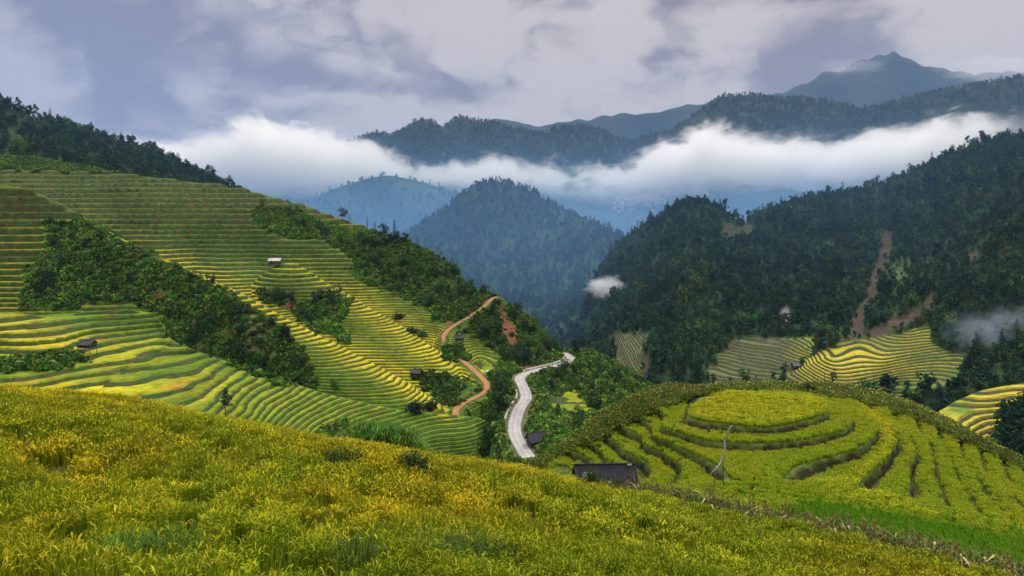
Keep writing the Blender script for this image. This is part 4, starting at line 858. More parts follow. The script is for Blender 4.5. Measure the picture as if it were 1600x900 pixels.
def puff(name, px, py, Yd, rx, ry, rz, dens, color, label, seed):
    bm_ = MB(); c = W3(px, py, Yd); R = max(rx, ry, rz)
    bm_.box((0, 0, 0), (2.2, 2.2, 2.2)); o = obj(name, bm_.mesh(name, []), None, c); o.scale = (rx, ry, rz)
    def dn(t, P):
        ln = N(t, 'ShaderNodeVectorMath', operation='LENGTH'); L(t, P, ln.inputs[0])
        n = N(t, 'ShaderNodeTexNoise', i_Scale=2.0, i_Detail=4.0, i_Roughness=0.6); n.noise_dimensions = '4D'; n.inputs['W'].default_value = seed; L(t, P, n.inputs['Vector'])
        r = math_n(t, 'ADD', ln.outputs['Value'], math_n(t, 'MULTIPLY', math_n(t, 'SUBTRACT', n.outputs['Fac'], 0.5), 2.3))
        return math_n(t, 'MULTIPLY', smooth(t, r, 1.0, 0.35), dens)
    o.data.materials.append(fog_mat(name, dn, color, 1.0)); return tag(o, label, 'smoke', None, 'stuff')
puff('mist', 952, 450, 800, 27, 25, 13, 0.06, (0.99, 0.99, 1), 'small white cloud puff caught in the wooded valley', 1.3)
puff('smoke', 1228, 494, 560, 5, 5, 10, 0.14, (0.8, 0.74, 0.74), 'thin column of pale smoke above brown terraces', 2.3)
puff('smoke', 1565, 522, 460, 34, 22, 20, 0.018, (0.7, 0.82, 1), 'faint blue smoke drifting over dark woods', 3.3)
puff('cloud', 1330, 104, 7800, 420, 300, 80, 0.0012, (0.98, 0.95, 1), 'soft cloud wisp on the left shoulder of the highest peak', 4.3)
puff('cloud', 1560, 108, 7300, 560, 300, 150, 0.0022, (0.98, 0.95, 1), 'soft cloud wisp hiding the right shoulder of the highest peak', 5.3)

# ================================================================== WOODS
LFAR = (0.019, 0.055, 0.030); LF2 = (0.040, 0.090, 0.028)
far_p = proto_collection('far_trees', [join(*broadleaf(s, 9, 70, 2.0, b, lobes=6)).mesh('far_broadleaf', [M_leaf_far, M_bark]) for s, b in ((1, LFAR), (2, LF2), (3, LFAR))]
                        + [join(*conifer(s, 12, 70, 1.9, LFAR)).mesh('far_conifer', [M_leaf_far, M_bark]) for s in (4, 5)] + [join(*pine(6, 13, 60, 1.8, LFAR)).mesh('far_pine', [M_leaf_far, M_bark])])
mid_p = proto_collection('mid_trees', [join(*broadleaf(s, 9, 170, 1.25, b, lobes=8)).mesh('mid_broadleaf', [M_leaf_far, M_bark]) for s, b in ((11, LFAR), (12, LF2), (13, (0.034, 0.066, 0.02)), (17, (0.05, 0.085, 0.022)))]
                        + [join(*conifer(14, 12, 150, 1.2, LFAR)).mesh('mid_conifer', [M_leaf_far, M_bark])] + [join(*pine(s, 13, 130, 1.3, LFAR)).mesh('mid_pine', [M_leaf_far, M_bark]) for s in (15, 16)])
bsh_p = proto_collection('shrubs', [bush(s, 1.7, 90, 0.75, b).mesh('shrub', [M_leaf_far]) for s, b in ((21, (0.055, 0.135, 0.018)), (22, (0.085, 0.18, 0.02)), (23, (0.036, 0.09, 0.018)), (24, (0.12, 0.21, 0.025)), (25, (0.13, 0.15, 0.035)), (26, (0.07, 0.15, 0.02)))])
def woods(name, S, n, wf, coll, k, s0, s1, label, sink=0.6, **kw):
    p = sample(S, n, wf, RNG); sc = s0 + (s1 - s0) * RNG.random(len(p)) ** 1.3; p[:, 2] -= sink * sc
    return scatter(name, p, coll, k, sc, label, 'woods', **kw)
one = lambda px, py: np.ones_like(px)
def wr(px, py):
    clear = np.clip(blobw(px, py, [(1410,440,24,30,.9),(1300,520,40,10,.8),(1120,585,26,16,.6)]), 0, .9)
    mk = np.maximum.reduce([terr_r(px, py, 5), terr_r(px, py - 9, 5), scar_r(px, py, 4), scar_r(px, py - 7, 4)])
    return (1 - mk) * (1 - clear)
woods('forest', S_r, 60000, wr, mid_p, 7, 0.42, 0.92, 'dense dark forest covering the right mountain')
woods('forest', S_r, 3200, wr, mid_p, 7, 1.15, 1.75, 'taller trees standing out of the right mountain forest')
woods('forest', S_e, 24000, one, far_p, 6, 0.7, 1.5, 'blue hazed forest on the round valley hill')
woods('forest', S_h, 11000, one, mid_p, 7, 0.7, 1.5, 'forest on the ridge above the left terraces')
woods('forest', S_c, 52000, lambda px, py: np.where(py < 305, 1.0, 0.0), far_p, 6, 1.6, 3.0, 'trees fringing the long dark ridge above the fog')
woods('forest', S_f, 4000, one, far_p, 6, 1.0, 2.0, 'woods on the faint hill in the fog')
woods('forest', S_t, 5000, lambda px, py: (py > 285) * 1.0, far_p, 6, 1.0, 1.8, 'scattered woods on the hazy valley slope')
# shrubs as ground cover on the slopes between the terraces
vis_l = lambda px, py: (py < left_vis(px) + 12) * 1.0
left_vis = curve([(0,605),(200,622),(400,662),(560,690),(700,712),(830,732),(870,700),(930,660),(1000,622),(1040,605)])
def free_l(px, py):
    w = bushmask(px, py, 3); return w * (py < left_vis(px) + 15) * 1.0
def drop_near_roads(p, r=4.2, r2=2.6):
    return p[(dist_lines(p[:, 0], p[:, 1], [ROAD]) > r) & (dist_lines(p[:, 0], p[:, 1], [DA, DB]) > r2)]
red_clear = lambda px, py: 1 - np.clip(blobw(px, py, REDS) * 1.2 + blobw(px, py, [(900,575,40,14,.6),(420,375,18,6,.8),(385,520,36,34,.75),(900,625,30,12,.5),(150,440,60,16,.5),(520,500,18,14,.5)]), 0, .97)
p = drop_near_roads(sample_many(VIS, 26000, lambda px, py: free_l(px, py) * red_clear(px, py), RNG)); p[:, 2] -= 0.25
scatter('undergrowth', p, bsh_p, 6, 0.4 + 0.95 * RNG.random(len(p)) ** 1.8, 'low green bushes covering the slopes between terraces', 'undergrowth')
p = sample(S_n, 700, lambda px, py: 1 - (inpoly(px, py, [(1562,662),(1600,640),(1740,640),(1740,820),(1540,820),(1560,700)], 4) < .5) * 1.0, RNG)
scatter('undergrowth', p, mid_p, 7, 0.5 + 0.5 * RNG.random(len(p)), 'dark thicket below the yellow spur at the right edge', 'undergrowth')
# ================================================================== RICE
rn = proto_collection('rice_near', [rice_patch(s, 190, 0.5, 0.95, 0.008, 0.50, gold=(0.66, 0.50, 0.010), panw=0.015).mesh('rice', [M_rice]) for s in (31, 32, 33)])
rf = proto_collection('rice_mid', [rice_patch(s, 85, 0.5, 0.92, 0.013, 0.55, gold=(0.66, 0.50, 0.010), panw=0.022).mesh('rice', [M_rice]) for s in (34, 35, 36)])
rk = proto_collection('rice_knoll', [rice_patch(s, 34, 0.3, 0.48, 0.017, 0.55, gold=(0.52, 0.46, 0.010), green=(0.22, 0.33, 0.008), panw=0.036).mesh('rice', [M_rice2]) for s in (37, 38, 39)])
gr = proto_collection('rice_green', [rice_patch(s, 34, 0.3, 0.42, 0.018, 0.05, green=(0.12, 0.28, 0.012), panw=0.02).mesh('rice', [M_rice2]) for s in (40, 41)])
edge_fg = curve([(q[0], q[1]) for q in fg[:14]])
def wfg(px, py): return ((px > -70) & (px < 1670) & (py < 1010) & (path_w(px, py) < .12)) * 1.0
p = sample(S_fg, 42000, lambda px, py: wfg(px, py) * 1.0, RNG); p = p[p[:, 1] < 78]; bw = PX(*p.T)[0]; brow = np.interp(bw, [q[0] for q in fg[:14]], [q[2] for q in fg[:14]]); p = p[(bw < 905) | (p[:, 1] < brow - 2.6)]
near = p[:, 1] < 30
rnG = proto_collection('rice_near_green', [rice_patch(s, 180, 0.5, 0.92, 0.008, 0.30, gold=(0.46, 0.39, 0.012), green=(0.18, 0.22, 0.008), panw=0.014).mesh('rice', [M_rice]) for s in (131, 132, 133)])
rfG = proto_collection('rice_mid_green', [rice_patch(s, 85, 0.5, 0.90, 0.015, 0.35, gold=(0.46, 0.39, 0.012), green=(0.18, 0.22, 0.008), panw=0.022).mesh('rice', [M_rice]) for s in (134, 135, 136)])
s = p[:, 2] / 1.7 + .35 * perlin(p[:, 0] / 14, p[:, 1] / 14, 3); fq = s - np.floor(s)
pr = .85 + .85 * np.cos((fq - .30) * 2 * np.pi) + .45 * perlin(p[:, 0] / 13, p[:, 1] / 13, 66) - .25 * np.clip((30 - p[:, 1]) / 15, 0, 1)
kp = (fq > .22) | (RNG.random(len(p)) < .12); p, fq, pr, near = p[kp], fq[kp], pr[kp], near[kp]
ripe = RNG.random(len(p)) < pr
for a_, b_, c_, l_ in ((near & ripe, rn, 3, 'golden ripe rice on the folds of the near slope'), (near & ~ripe, rnG, 3, 'greener rice in the hollows of the near slope'), (~near & ripe, rf, 3, 'golden ripe rice on the folds towards the brow'), (~near & ~ripe, rfG, 3, 'greener rice in the hollows towards the brow')):
    scatter('rice_field', p[a_], b_, c_, (0.72 if b_ in (rn, rnG) else 0.85) + .28 * RNG.random(a_.sum()), l_, 'rice')
# knoll: only on the level treads
p = sample(S_kn, 115000, lambda px, py: (1 - inpoly(px, py, shrub_ridge, 2)) * (px > 780) * (px < 1680), RNG); p = p[p[:, 1] < 124]
ppx, ppy = PX(*p.T); mm = kn_mask(ppx, ppy, p[:, 1]); s = (p[:, 2] + .5 - ZT) / HS; k = np.floor(s); f = s - k
keep = (mm < .3) | ((f > 0.05) & (f < np.where(k < -3.5, .66, np.where(k < -2.5, .76, .86)))); p, mm, k, f, ppx, ppy = p[keep], mm[keep], k[keep], f[keep], ppx[keep], ppy[keep]
zt = ZT - 0.5 + HS * k; p[:, 2] = p[:, 2] * (1 - mm) + zt * mm
gsel = inpoly(ppx, ppy, [(1215,790),(1290,782),(1400,800),(1520,822),(1700,850),(1700,960),(1200,900)], 26) > .25 + .5 * RNG.random(len(p))
print('knoll rice', len(p), gsel.sum())
ysel = (~gsel) & ((inpoly(ppx, ppy, [(1335,628),(1398,660),(1402,700),(1362,730),(1380,768),(1480,815),(1300,778),(1272,745),(1325,738),(1372,705),(1378,665)], 3) + inpoly(ppx, ppy, [(1070,630),(1110,612),(1180,606),(1270,614),(1297,636),(1270,652),(1180,664),(1090,652)], 3)) * (RNG.random(len(p)) < .85) > .5); gsel = gsel | ysel
ry = proto_collection('rice_yellow', [rice_patch(s, 38, 0.3, 0.48, 0.016, 0.7, gold=(0.66, 0.54, 0.010), green=(0.36, 0.38, 0.008), panw=0.034).mesh('rice', [M_rice2]) for s in (42, 43)])
scatter('rice_field', p[ysel], ry, 2, 0.8 + .4 * RNG.random(ysel.sum()), 'ripest yellow rice on the knoll top and sweeping down its right side', 'rice')
scatter('rice_field', p[~gsel], rk, 3, 0.8 + .4 * RNG.random((~gsel).sum()), 'yellow green rice on the round terraces of the knoll', 'rice')
gsel = gsel & ~ysel
scatter('rice_field', p[gsel], gr, 2, 0.8 + .4 * RNG.random(gsel.sum()), 'strip of bright green young rice behind the maize', 'rice')
# leafy shrub crop on the back of the knoll with pale flower heads
def crop(seed):
    rng = np.random.default_rng(seed); mb = bush(seed, 0.8, 110, 0.26, (0.12, 0.17, 0.015), .6)
    for _ in range(2):
        q = np.array([rng.uniform(-.7, .7), rng.uniform(-.7, .7), rng.uniform(.25, .58)]); s_ = .03 + .03 * rng.random()
        c = [(0.55, 0.52, 0.18), (0.42, 0.33, 0.10), (0.22, 0.12, 0.05)][rng.integers(0, 3)]
        mb.add([q + (-s_, 0, 0), q + (0, -s_, .03), q + (s_, 0, 0), q + (0, s_, .1)], [[0, 1, 2, 3]], c); mb.add([q + (-s_, 0, 0), q + (0, 0, -s_), q + (s_, 0, 0), q + (0, 0, s_)], [[0, 1, 2, 3]], c)
    return mb
cp = proto_collection('crop', [crop(s).mesh('crop', [M_leaf]) for s in (51, 52, 53)])
p = sample(S_kn, 15000, lambda px, py: inpoly(px, py, shrub_ridge, 3) * (px > 780) * (px < 1680), RNG); p = p[p[:, 1] < 150]
scatter('undergrowth', p, cp, 3, 0.7 + .7 * RNG.random(len(p)), 'leafy crop with pale seed heads on the crest behind the knoll', 'crop')
# ================================================================== THINGS
S_l = None
def gp(S, px, py, rows=None):
    """ground point of a hillside seen nearest to a photo position"""
    if S is S_l:
        S = S_1 if over_1(px, py) else S_A if over_A(px, py) else S_B if over_B(px, py) else S_C; rows = None
    r = slice(0, S.nmain) if rows is None else rows
    d = (S.px[r] - px) ** 2 + (S.py[r] - py) ** 2; i = np.unravel_index(np.argmin(d), d.shape); return np.array([S.x[r][i], S.y[r][i], S.z[r][i]])
TREES = {}
def reg(kind, h0, mk, cmat=M_leaf):
    cr, tr = mk; TREES[kind] = (cr.mesh('crown', [cmat]), tr.mesh('trunk', [M_bark]) if tr else None, h0)
reg('broad_a', 9, broadleaf(101, 9, 430, .75, (0.06, 0.14, 0.02), lobes=10)); reg('broad_b', 9, broadleaf(102, 9, 430, .75, (0.042, 0.10, 0.02), lobes=9)); reg('broad_c', 9, broadleaf(103, 9, 400, .7, (0.085, 0.17, 0.022), lobes=8, spread=.45))
reg('dark', 9, broadleaf(104, 9, 480, .7, (0.018, 0.038, 0.018), lobes=10, spread=.45)); reg('round', 9, broadleaf(105, 9, 430, .7, (0.024, 0.05, 0.022), lobes=10, low=.12, spread=.34)); reg('bare', 9, broadleaf(106, 9, 90, .6, (0.06, 0.055, 0.035), lobes=11, spread=.5))
reg('conifer', 12, conifer(107, 12, 420, .8, (0.018, 0.042, 0.022), .2, .06)); reg('slim', 12, conifer(108, 12, 190, .65, (0.022, 0.045, 0.022), .10, .15, 1)); reg('pine', 13, pine(109, 13, 330, .8))
TREES['bush_a'] = (bush(111, 2, 420, .42, (0.045, 0.095, 0.02)).mesh('bush', [M_leaf]), None, 2.2); TREES['bush_b'] = (bush(112, 2, 420, .42, (0.022, 0.045, 0.018)).mesh('bush', [M_leaf]), None, 2.2); TREES['bush_c'] = (bush(113, 2, 420, .42, (0.10, 0.20, 0.025)).mesh('bush', [M_leaf]), None, 2.2)
trng = np.random.default_rng(99)
def plant(kind, p, h, label, group=None, name='tree', cat='tree', wid=1.0):
    cm, tm, h0 = TREES[kind]; s = h / h0; rz = trng.random() * 6.28
    if tm is None:
        o = obj(name, cm, None, p - np.array([0, 0, .1 * h])); o.scale = (s * wid, s * wid, s); o.rotation_euler = (0, 0, rz); return tag(o, label, cat, group)
    e = bpy.data.objects.new(name, None); COL.objects.link(e); e.location = p; e.scale = (s * wid, s * wid, s); e.rotation_euler = (0, 0, rz); tag(e, label, cat, group)
    obj('crown', cm, e); obj('trunk', tm, e); return e
B = 'broadleaf_tree'; K_ = 'conifer_tree'
singles = [
 ('dark', S_h, 10, 172, 16, B, 'big dark tree topping the wooded ridge at the upper left corner'), ('round', S_h, 150, 216, 12, B, 'round dark crown standing up from the middle of the left skyline ridge'), ('pine', S_h, 190, 228, 13, K_, 'open branched pine on the left skyline ridge'),
 ('pine', S_h, 292, 266, 11, K_, 'spreading pine near the lower end of the left skyline ridge'), ('dark', S_h, 236, 243, 12, B, 'tall clump like tree on the descending left skyline'),
 ('dark', S_l, 2, 243, 20, B, 'dark tree at the left edge above the dull terraces'), ('broad_b', S_l, 26, 243, 20, B, 'tall pointed green tree in the grove above the top left terraces'), ('broad_a', S_l, 40, 245, 15, B, 'wide tree in the middle of the grove above the top left terraces'), ('dark', S_l, 52, 246, 19, B, 'tall dark tree at the right end of the grove above the terraces'),
 ('round', S_l, 128, 259, 11, B, 'dark round tree alone on the grassy shoulder above the terraces'), ('round', S_l, 176, 266, 12, B, 'dark oval tree farther right at the foot of the wooded ridge'),
 ('dark', S_l, 536, 342, 8, B, 'small dark forked tree alone on the yellow terrace crest'), ('bare', S_l, 547, 346, 6, B, 'thin leafless tree beside the lone forked tree on the crest'), ('slim', S_l, 573, 357, 10, K_, 'very slim dark spire at the end of the crest terraces'),
 ('conifer', S_l, 586, 366, 9, K_, 'short pointed conifer left of the crest grove'), ('dark', S_l, 598, 372, 10, B, 'dark bushy tree filling the middle of the crest grove'), ('conifer', S_l, 616, 376, 13.5, K_, 'tallest cone shaped conifer on the crest'), ('round', S_l, 632, 382, 8, B, 'round crown just right of the tallest crest conifer'), ('conifer', S_l, 653, 388, 8, K_, 'small conifer farther down the wooded crest'),
 ('bare', S_l, 682, 412, 12, B, 'sparse greyish tree leaning out of the wooded crest'), ('conifer', S_l, 706, 430, 11, K_, 'dark ragged conifer low on the wooded crest'), ('round', S_l, 736, 452, 6, B, 'small tree where the wooded crest drops to the clay track'),
 ('dark', S_l, 66, 462, 12, B, 'bluish black tree on the bank left of the green gully'), ('broad_b', S_l, 98, 415, 7, B, 'rounded tree at the upper left of the green gully'), ('broad_b', S_l, 308, 548, 13, B, 'tall dark tree with visible trunk at the foot of the gully'), ('broad_b', S_l, 375, 565, 9, B, 'dark tree beside the brown patch of the gully'),
 ('dark', S_l, 520, 482, 11, B, 'dark tree crown closing the gully under the upper terraces'), ('dark', S_l, 495, 478, 8, B, 'low dark tree in the shaded gully head'), ('broad_b', S_l, 435, 470, 7, B, 'dark tree at the left end of the shaded gully head'),
 ('bush_b', S_l, 624, 498, 4, 'bush', 'dark bush sitting on the yellow terrace crest'), ('bush_a', S_l, 642, 520, 4, 'bush', 'left one of a bush pair on the middle terraces'), ('bush_a', S_l, 657, 524, 4.5, 'bush', 'right one of a bush pair on the middle terraces'),
 ('broad_a', S_l, 712, 560, 9, B, 'round tree between the two parts of the clay track'), ('broad_a', S_l, 522, 612, 5, B, 'small round tree below the crescent terraces'), ('bush_b', S_l, 645, 642, 4.5, 'bush', 'dark bush at the foot of the crescent terraces'), ('bush_b', S_l, 672, 640, 4, 'bush', 'second dark bush at the foot of the crescent terraces towards the track'),
 ('pine', S_l, 352, 655, 8, K_, 'thin dark tree at the lower edge of the near terraces'),
 ('broad_c', S_l, 770, 668, 10, B, 'tall light green tree left of the lower road'), ('dark', S_l, 787, 645, 9, B, 'dark tree against the left edge of the road bend'), ('broad_b', S_l, 782, 618, 9, B, 'dark tree above the left road bend'), ('broad_a', S_l, 765, 700, 8, B, 'green tree low beside the end of the near terraces'),
 ('round', S_l, 905, 662, 6, B, 'round bush like tree on the slope right of the road'), ('conifer', S_l, 937, 578, 10, K_, 'dark conifer on the spur beyond the road bend'), ('dark', S_l, 905, 556, 9, B, 'dark tree just past the far road bend'),
 ('broad_b', S_kn, 1164, 598, 2.9, B, 'dark round tree on top of the crest behind the knoll'), ('bush_c', S_kn, 1207, 600, 1.3, 'bush', 'bright green bush right of the dark round tree on the crest'), ('bush_b', S_kn, 1266, 614, 1.6, 'bush', 'small dark bush in the crop behind the knoll'), ('bush_b', S_kn, 1302, 613, 2.2, 'bush', 'spiky dark bush in the crop behind the knoll'), ('bush_c', S_kn, 1549, 700, 2.0, 'bush', 'bright green shrub on the lower right edge of the knoll'),
 ('round', S_r, 1384, 606, 7, B, 'left one of two dark trees under the far yellow terraces'), ('round', S_r, 1399, 606, 7, B, 'right one of two dark trees under the far yellow terraces'), ('conifer', S_r, 1443, 640, 9, K_, 'dark conifer between the far terraces and the knoll crest'), ('dark', S_r, 1472, 656, 8, B, 'dark tree tucked left of the near yellow spur'),
 ('conifer', S_n, 1572, 690, 9, K_, 'left dark conifer in front of the right edge spur'), ('dark', S_n, 1590, 682, 9, B, 'dark broad tree in front of the right edge spur'), ('pine', S_n, 1600, 700, 10, K_, 'pine cut off by the right edge of the picture')]
for kind, S, px, py, h, nm, lab in singles:
    p = gp(S, px, py, slice(0, S.x.shape[0]) if S is not None else None); plant(kind, p, h, lab, None, nm, 'bush' if nm == 'bush' else 'tree')
# counted trees on the slopes: every one its own object
zones = [([(66,345),(230,395),(340,452),(440,512),(478,560),(500,604),(440,602),(350,565),(262,528),(252,490),(180,470),(60,470),(75,395)], 62, (2.8, 6.0), 'green gully by long crest', 'trees in the green gully'),
 ([(400,322),(470,330),(520,372),(600,376),(650,372),(730,420),(775,462),(740,490),(700,515),(660,480),(600,452),(560,440),(548,405)], 85, (4.0, 8.5), 'wood above clay track', 'trees of the dark slope wood'),
 ([(395,455),(440,462),(520,462),(548,470),(535,512),(500,518),(450,487)], 14, (3.5, 6.5), 'shaded thicket', 'trees of the shaded gully'),
 ([(775,466),(830,492),(875,545),(850,568),(800,585),(745,540),(738,522),(720,515),(740,495)], 62, (4.0, 8.0), 'headland by landslip', 'trees on the headland'),
 ([(765,600),(800,600),(795,640),(790,690),(760,730),(745,700),(775,655)], 16, (4.5, 8.0), 'strip left of the road', 'trees left of the road'),
 ([(835,590),(900,570),(990,585),(1030,600),(940,650),(880,690),(835,715),(825,670),(840,640)], 46, (3.0, 6.5), 'slope right of the road', 'trees right of the road')]
KW = dict(broad_a='green leafy tree', broad_b='deep green tree', broad_c='pale green tree', dark='blackish tree', round='round crowned tree', pine='open branched pine')
kinds = ['broad_a', 'broad_b', 'broad_b', 'broad_c', 'dark', 'round', 'pine']
for poly, n, (h0, h1), lab, grp in zones:
    q = sample_many(VIS, n * 3, lambda px, py: inpoly(px, py, poly) * bushmask(px, py, 3) * red_clear(px, py) * (py < left_vis(px) + 10), trng); q = drop_near_roads(q, 6.5, 4.0)[:n]
    qx = PX(*q.T); cut = np.percentile(qx[0], [33, 67]); cuty = np.median(qx[1])
    for p, ux, uy in zip(q, *qx):
        kd = kinds[trng.integers(0, 7)]; t_ = trng.random(); side = 'left end' if ux < cut[0] else 'right end' if ux > cut[1] else 'middle'
        plant(kd, p - np.array([0, 0, .3]), h0 + (h1 - h0) * t_, '%s %s %s of %s' % ('small' if t_ < .33 else 'large' if t_ > .67 else 'mid sized', KW[kd], 'at upper %s' % side if uy < cuty else 'at lower %s' % side, lab), grp, 'broadleaf_tree')

# ---- huts
def corr(mb, a, b, c, d, n, amp, col, rng, th=0.03):
    """ribbed sheet between eave a-b and ridge d-c"""
    a, b, c, d = (np.array(v, float) for v in (a, b, c, d)); nrm = np.cross(b - a, d - a); nrm /= np.linalg.norm(nrm)
    for lo in (0, 1):
        vs = []; cs = []
        for i in range(n + 1):
            t = i / n; o = nrm * (amp * (1 if i % 2 else -1) - lo * th); j = 1 + .35 * (rng.random() - .5); vs += [a * (1 - t) + b * t + o, d * (1 - t) + c * t + o]
        for i in range(n):
            j = 1 + .5 * (rng.random() - .5); k = 2 * i; mb.add([vs[k], vs[k + 2], vs[k + 3], vs[k + 1]], [[0, 1, 2, 3]], tuple(x * j for x in col))
def hut(name, p, w, d, wh, rh, rot, roofc, wallc, label, cat='hut', ov=0.5, stilts=0.0, ribs=26, patch=None, cap=False, sag=0.0):
    rng = np.random.default_rng(int(abs(p[0]) * 13 + abs(p[1])) + 5); e = bpy.data.objects.new(name, None); COL.objects.link(e); e.location = p; e.rotation_euler = (0, 0, rot); tag(e, label, cat)
    z0 = stilts; mb = MB(); hw, hd = w / 2, d / 2; z1 = z0 + wh
    nb_ = max(6, int(w / .35))                 # board walls
    for sx, sy, L_, r in ((0, -hd, w, 0), (0, hd, w, 0), (-hw, 0, d, 1), (hw, 0, d, 1)):
        k = max(3, int(L_ / .3))
        for i in range(k):
            u = -L_ / 2 + L_ * (i + .5) / k; c = tuple(x * (.75 + .5 * rng.random()) for x in wallc); hh = wh * (1 - .03 * rng.random())
            top_ = hh + (rh * (1 - abs(u) / hd) * .92 if r else 0)
            mb.box((sx + (u if not r else 0), sy + (u if r else 0), z0 + top_ / 2), ((L_ / k * .94, .05, top_) if not r else (.05, L_ / k * .94, top_)), 0, c)
    mb.box((0, 0, z0 + .05), (w - .12, d - .12, .1), 0, wallc); obj('wall', mb.mesh('wall', [M_wood]), e)
    dm = MB(); dm.box((-w * .2, -hd - .05, z0 + wh * .43), (.8, .05, wh * .82), 0, (0.03, 0.025, 0.02)); dm.box((-w * .2 + .25, -hd - .085, z0 + wh * .43), (.06, .03, .1), 0, (0.2, 0.18, 0.15)); obj('door', dm.mesh('door', [M_wood]), e)
    rm = MB(); zr = z1 + rh; ex = hw + ov; ey = hd + ov; ze = z1 - rh / hd * ov
    corr(rm, (-ex, -ey, ze), (ex, -ey, ze - sag), (ex, 0, zr - sag), (-ex, 0, zr), ribs, .035, roofc, rng)
    corr(rm, (ex, ey, ze), (-ex, ey, ze), (-ex, 0, zr), (ex, 0, zr - sag), ribs, .035, roofc, rng)
    ro = obj('roof', rm.mesh('roof', [M_roof]), e)
    cm = MB(); cm.tube([(-ex, 0, zr + .03), (ex, 0, zr - sag + .03)], [.09, .09], 6, tuple(x * 1.1 for x in roofc)); obj('ridge_cap', cm.mesh('ridge_cap', [M_roof]), ro)
    if patch:
        for (u0, u1, v0, v1, c) in patch:
            pm = MB(); q = lambda u, v: (-ex + 2 * ex * u, -ey * (1 - v), ze + (zr - ze) * v + .11 - sag * u)
            corr(pm, q(u0, v0), q(u1, v0), q(u1, v1), q(u0, v1), 7, .03, c, rng); po = obj('roof_patch', pm.mesh('roof_patch', [M_roof]), ro)
    if cap: qm = MB(); qm.box((0, 0, zr + .35), (.9, .7, .35), 0, (0.35, 0.38, 0.45)); qm.box((0, 0, zr + .1), (.5, .5, .4), 0, roofc); obj('smoke_vent', qm.mesh('smoke_vent', [M_roof]), ro)
    for sx in (-1, 1):
        for sy in (-1, 1):
            pm = MB(); x, y = sx * (hw + .02), sy * (hd + .02); pm.tube([(x, y, -1.5), (x, y, z1)], [.09, .07], 6, tuple(c * .8 for c in wallc)); obj('post', pm.mesh('post', [M_wood]), e)
    return e
BK = (0.020, 0.021, 0.026)
hp = W3(945, 757, 69.5); hp[2] = -26.4
hut('shed', hp, 5.0, 2.6, 2.0, 1.1, rad(3), (0.016, 0.016, 0.022), (0.03, 0.024, 0.02), 'dark ribbed roof shed half sunk behind the front rice slope', 'shed', .45, 0, 40, [(.12, .30, .18, .62, (0.24, 0.23, 0.25)), (.50, .56, .02, .20, (0.30, 0.48, 0.50)), (.86, .93, .88, .97, (0.55, 0.45, 0.35))])
q = gp(S_l, 430, 414); hut('hut', q, 5.6, 4.2, 2.0, 1.1, rad(8), (0.48, 0.46, 0.46), (0.13, 0.10, 0.08), 'small wooden hut with whitish roof on the middle terraces', stilts=.6)
q = gp(S_l, 135, 551); hut('hut', q, 4.0, 3.2, 1.3, 1.0, rad(-6), (0.045, 0.05, 0.075), (0.09, 0.08, 0.075), 'dark blue grey stilt hut beside the yellow terrace curve', stilts=1.5, cap=True)
q = gp(S_l, 712, 532); hut('hut', q + np.array([2, -4, 0]), 3.6, 3.2, 1.6, 1.0, rad(10), (0.03, 0.032, 0.045), (0.13, 0.09, 0.065), 'dark hut under the clay track on the headland', stilts=1.0, cap=True)
q = gp(S_l, 650, 588); hut('hut', q, 3.6, 2.8, 1.6, .8, rad(-20), (0.055, 0.05, 0.055), (0.08, 0.065, 0.055), 'small dark hut at the end of the crescent terraces', stilts=.3)
q = gp(S_l, 842, 694); hut('house', q + np.array([0, 0, .1]), 5.6, 3.6, 1.7, 1.5, rad(22), (0.028, 0.028, 0.042), (0.10, 0.10, 0.13), 'black roofed wooden house right of the lower road', 'house', .7)
q = gp(S_r, 1246, 574); hut('hut', q, 6, 4, 2.2, 1.5, rad(5), (0.12, 0.12, 0.20), (0.12, 0.10, 0.10), 'bluish roofed hut where brown and yellow far terraces meet')
q = gp(S_l, 771, 582); sl = MB(); sl.box((0, 0, .25), (7.5, 4.5, .5), .2, (0.42, 0.42, 0.38)); sl.box((0, 0, .52), (7.0, 4.0, .06), .2, (0.52, 0.55, 0.50)); o = obj('concrete_slab', sl.mesh('concrete_slab', [M_conc]), None, q); tag(o, 'pale concrete slab beside the small yellow field near the track', 'slab')

# ---- leaning dead branch on two props in the knoll field
def kz(x, y):
    z = float(knT(np.array([x]), np.array([y]))[0]); return z
def wp(px, py, Yd): return W3(px, py, Yd)
pm = MB(); Yp = 74.0
br = [(1110,741,Yp), (1117,734,Yp), (1124,726,Yp + .2), (1131,712,Yp + .4), (1132,700,Yp + .5), (1132,688,Yp + .6), (1137,677,Yp + .7), (1139,670,Yp + .8), (1144,664,Yp + .9)]
pts = [wp(*b) for b in br]; base = pts[0].copy(); base[2] = kz(base[0], base[1])
e = bpy.data.objects.new('dead_branch', None); COL.objects.link(e); e.location = base; tag(e, 'crooked grey dead branch propped up on stakes in the knoll rice', 'branch')
mb = MB(); mb.tube([p - base for p in pts], [.05, .09, .10, .10, .09, .08, .07, .055, .03], 7, (0.36, 0.36, 0.38)); mb.tube([pts[4] - base, pts[4] - base + (0.25, 0, .35)], [.04, .015], 5, (0.33, 0.33, 0.35)); mb.tube([pts[1] - base, pts[1] - base + (.05, 0, .5)], [.04, .02], 5, (0.2, 0.19, 0.2)); obj('bough', mb.mesh('bough', [M_wood], True), e)
for (a, b_) in (((1115,737), (1117,762)), ((1130,722), (1130,746))):
    A_, B_ = wp(*a, Yp), wp(*b_, Yp); B_[2] = min(B_[2], kz(B_[0], B_[1]) - .2); mb = MB(); mb.tube([B_ - base, A_ - base], [.055, .045], 6, (0.07, 0.055, 0.05)); obj('stake', mb.mesh('stake', [M_wood], True), e)
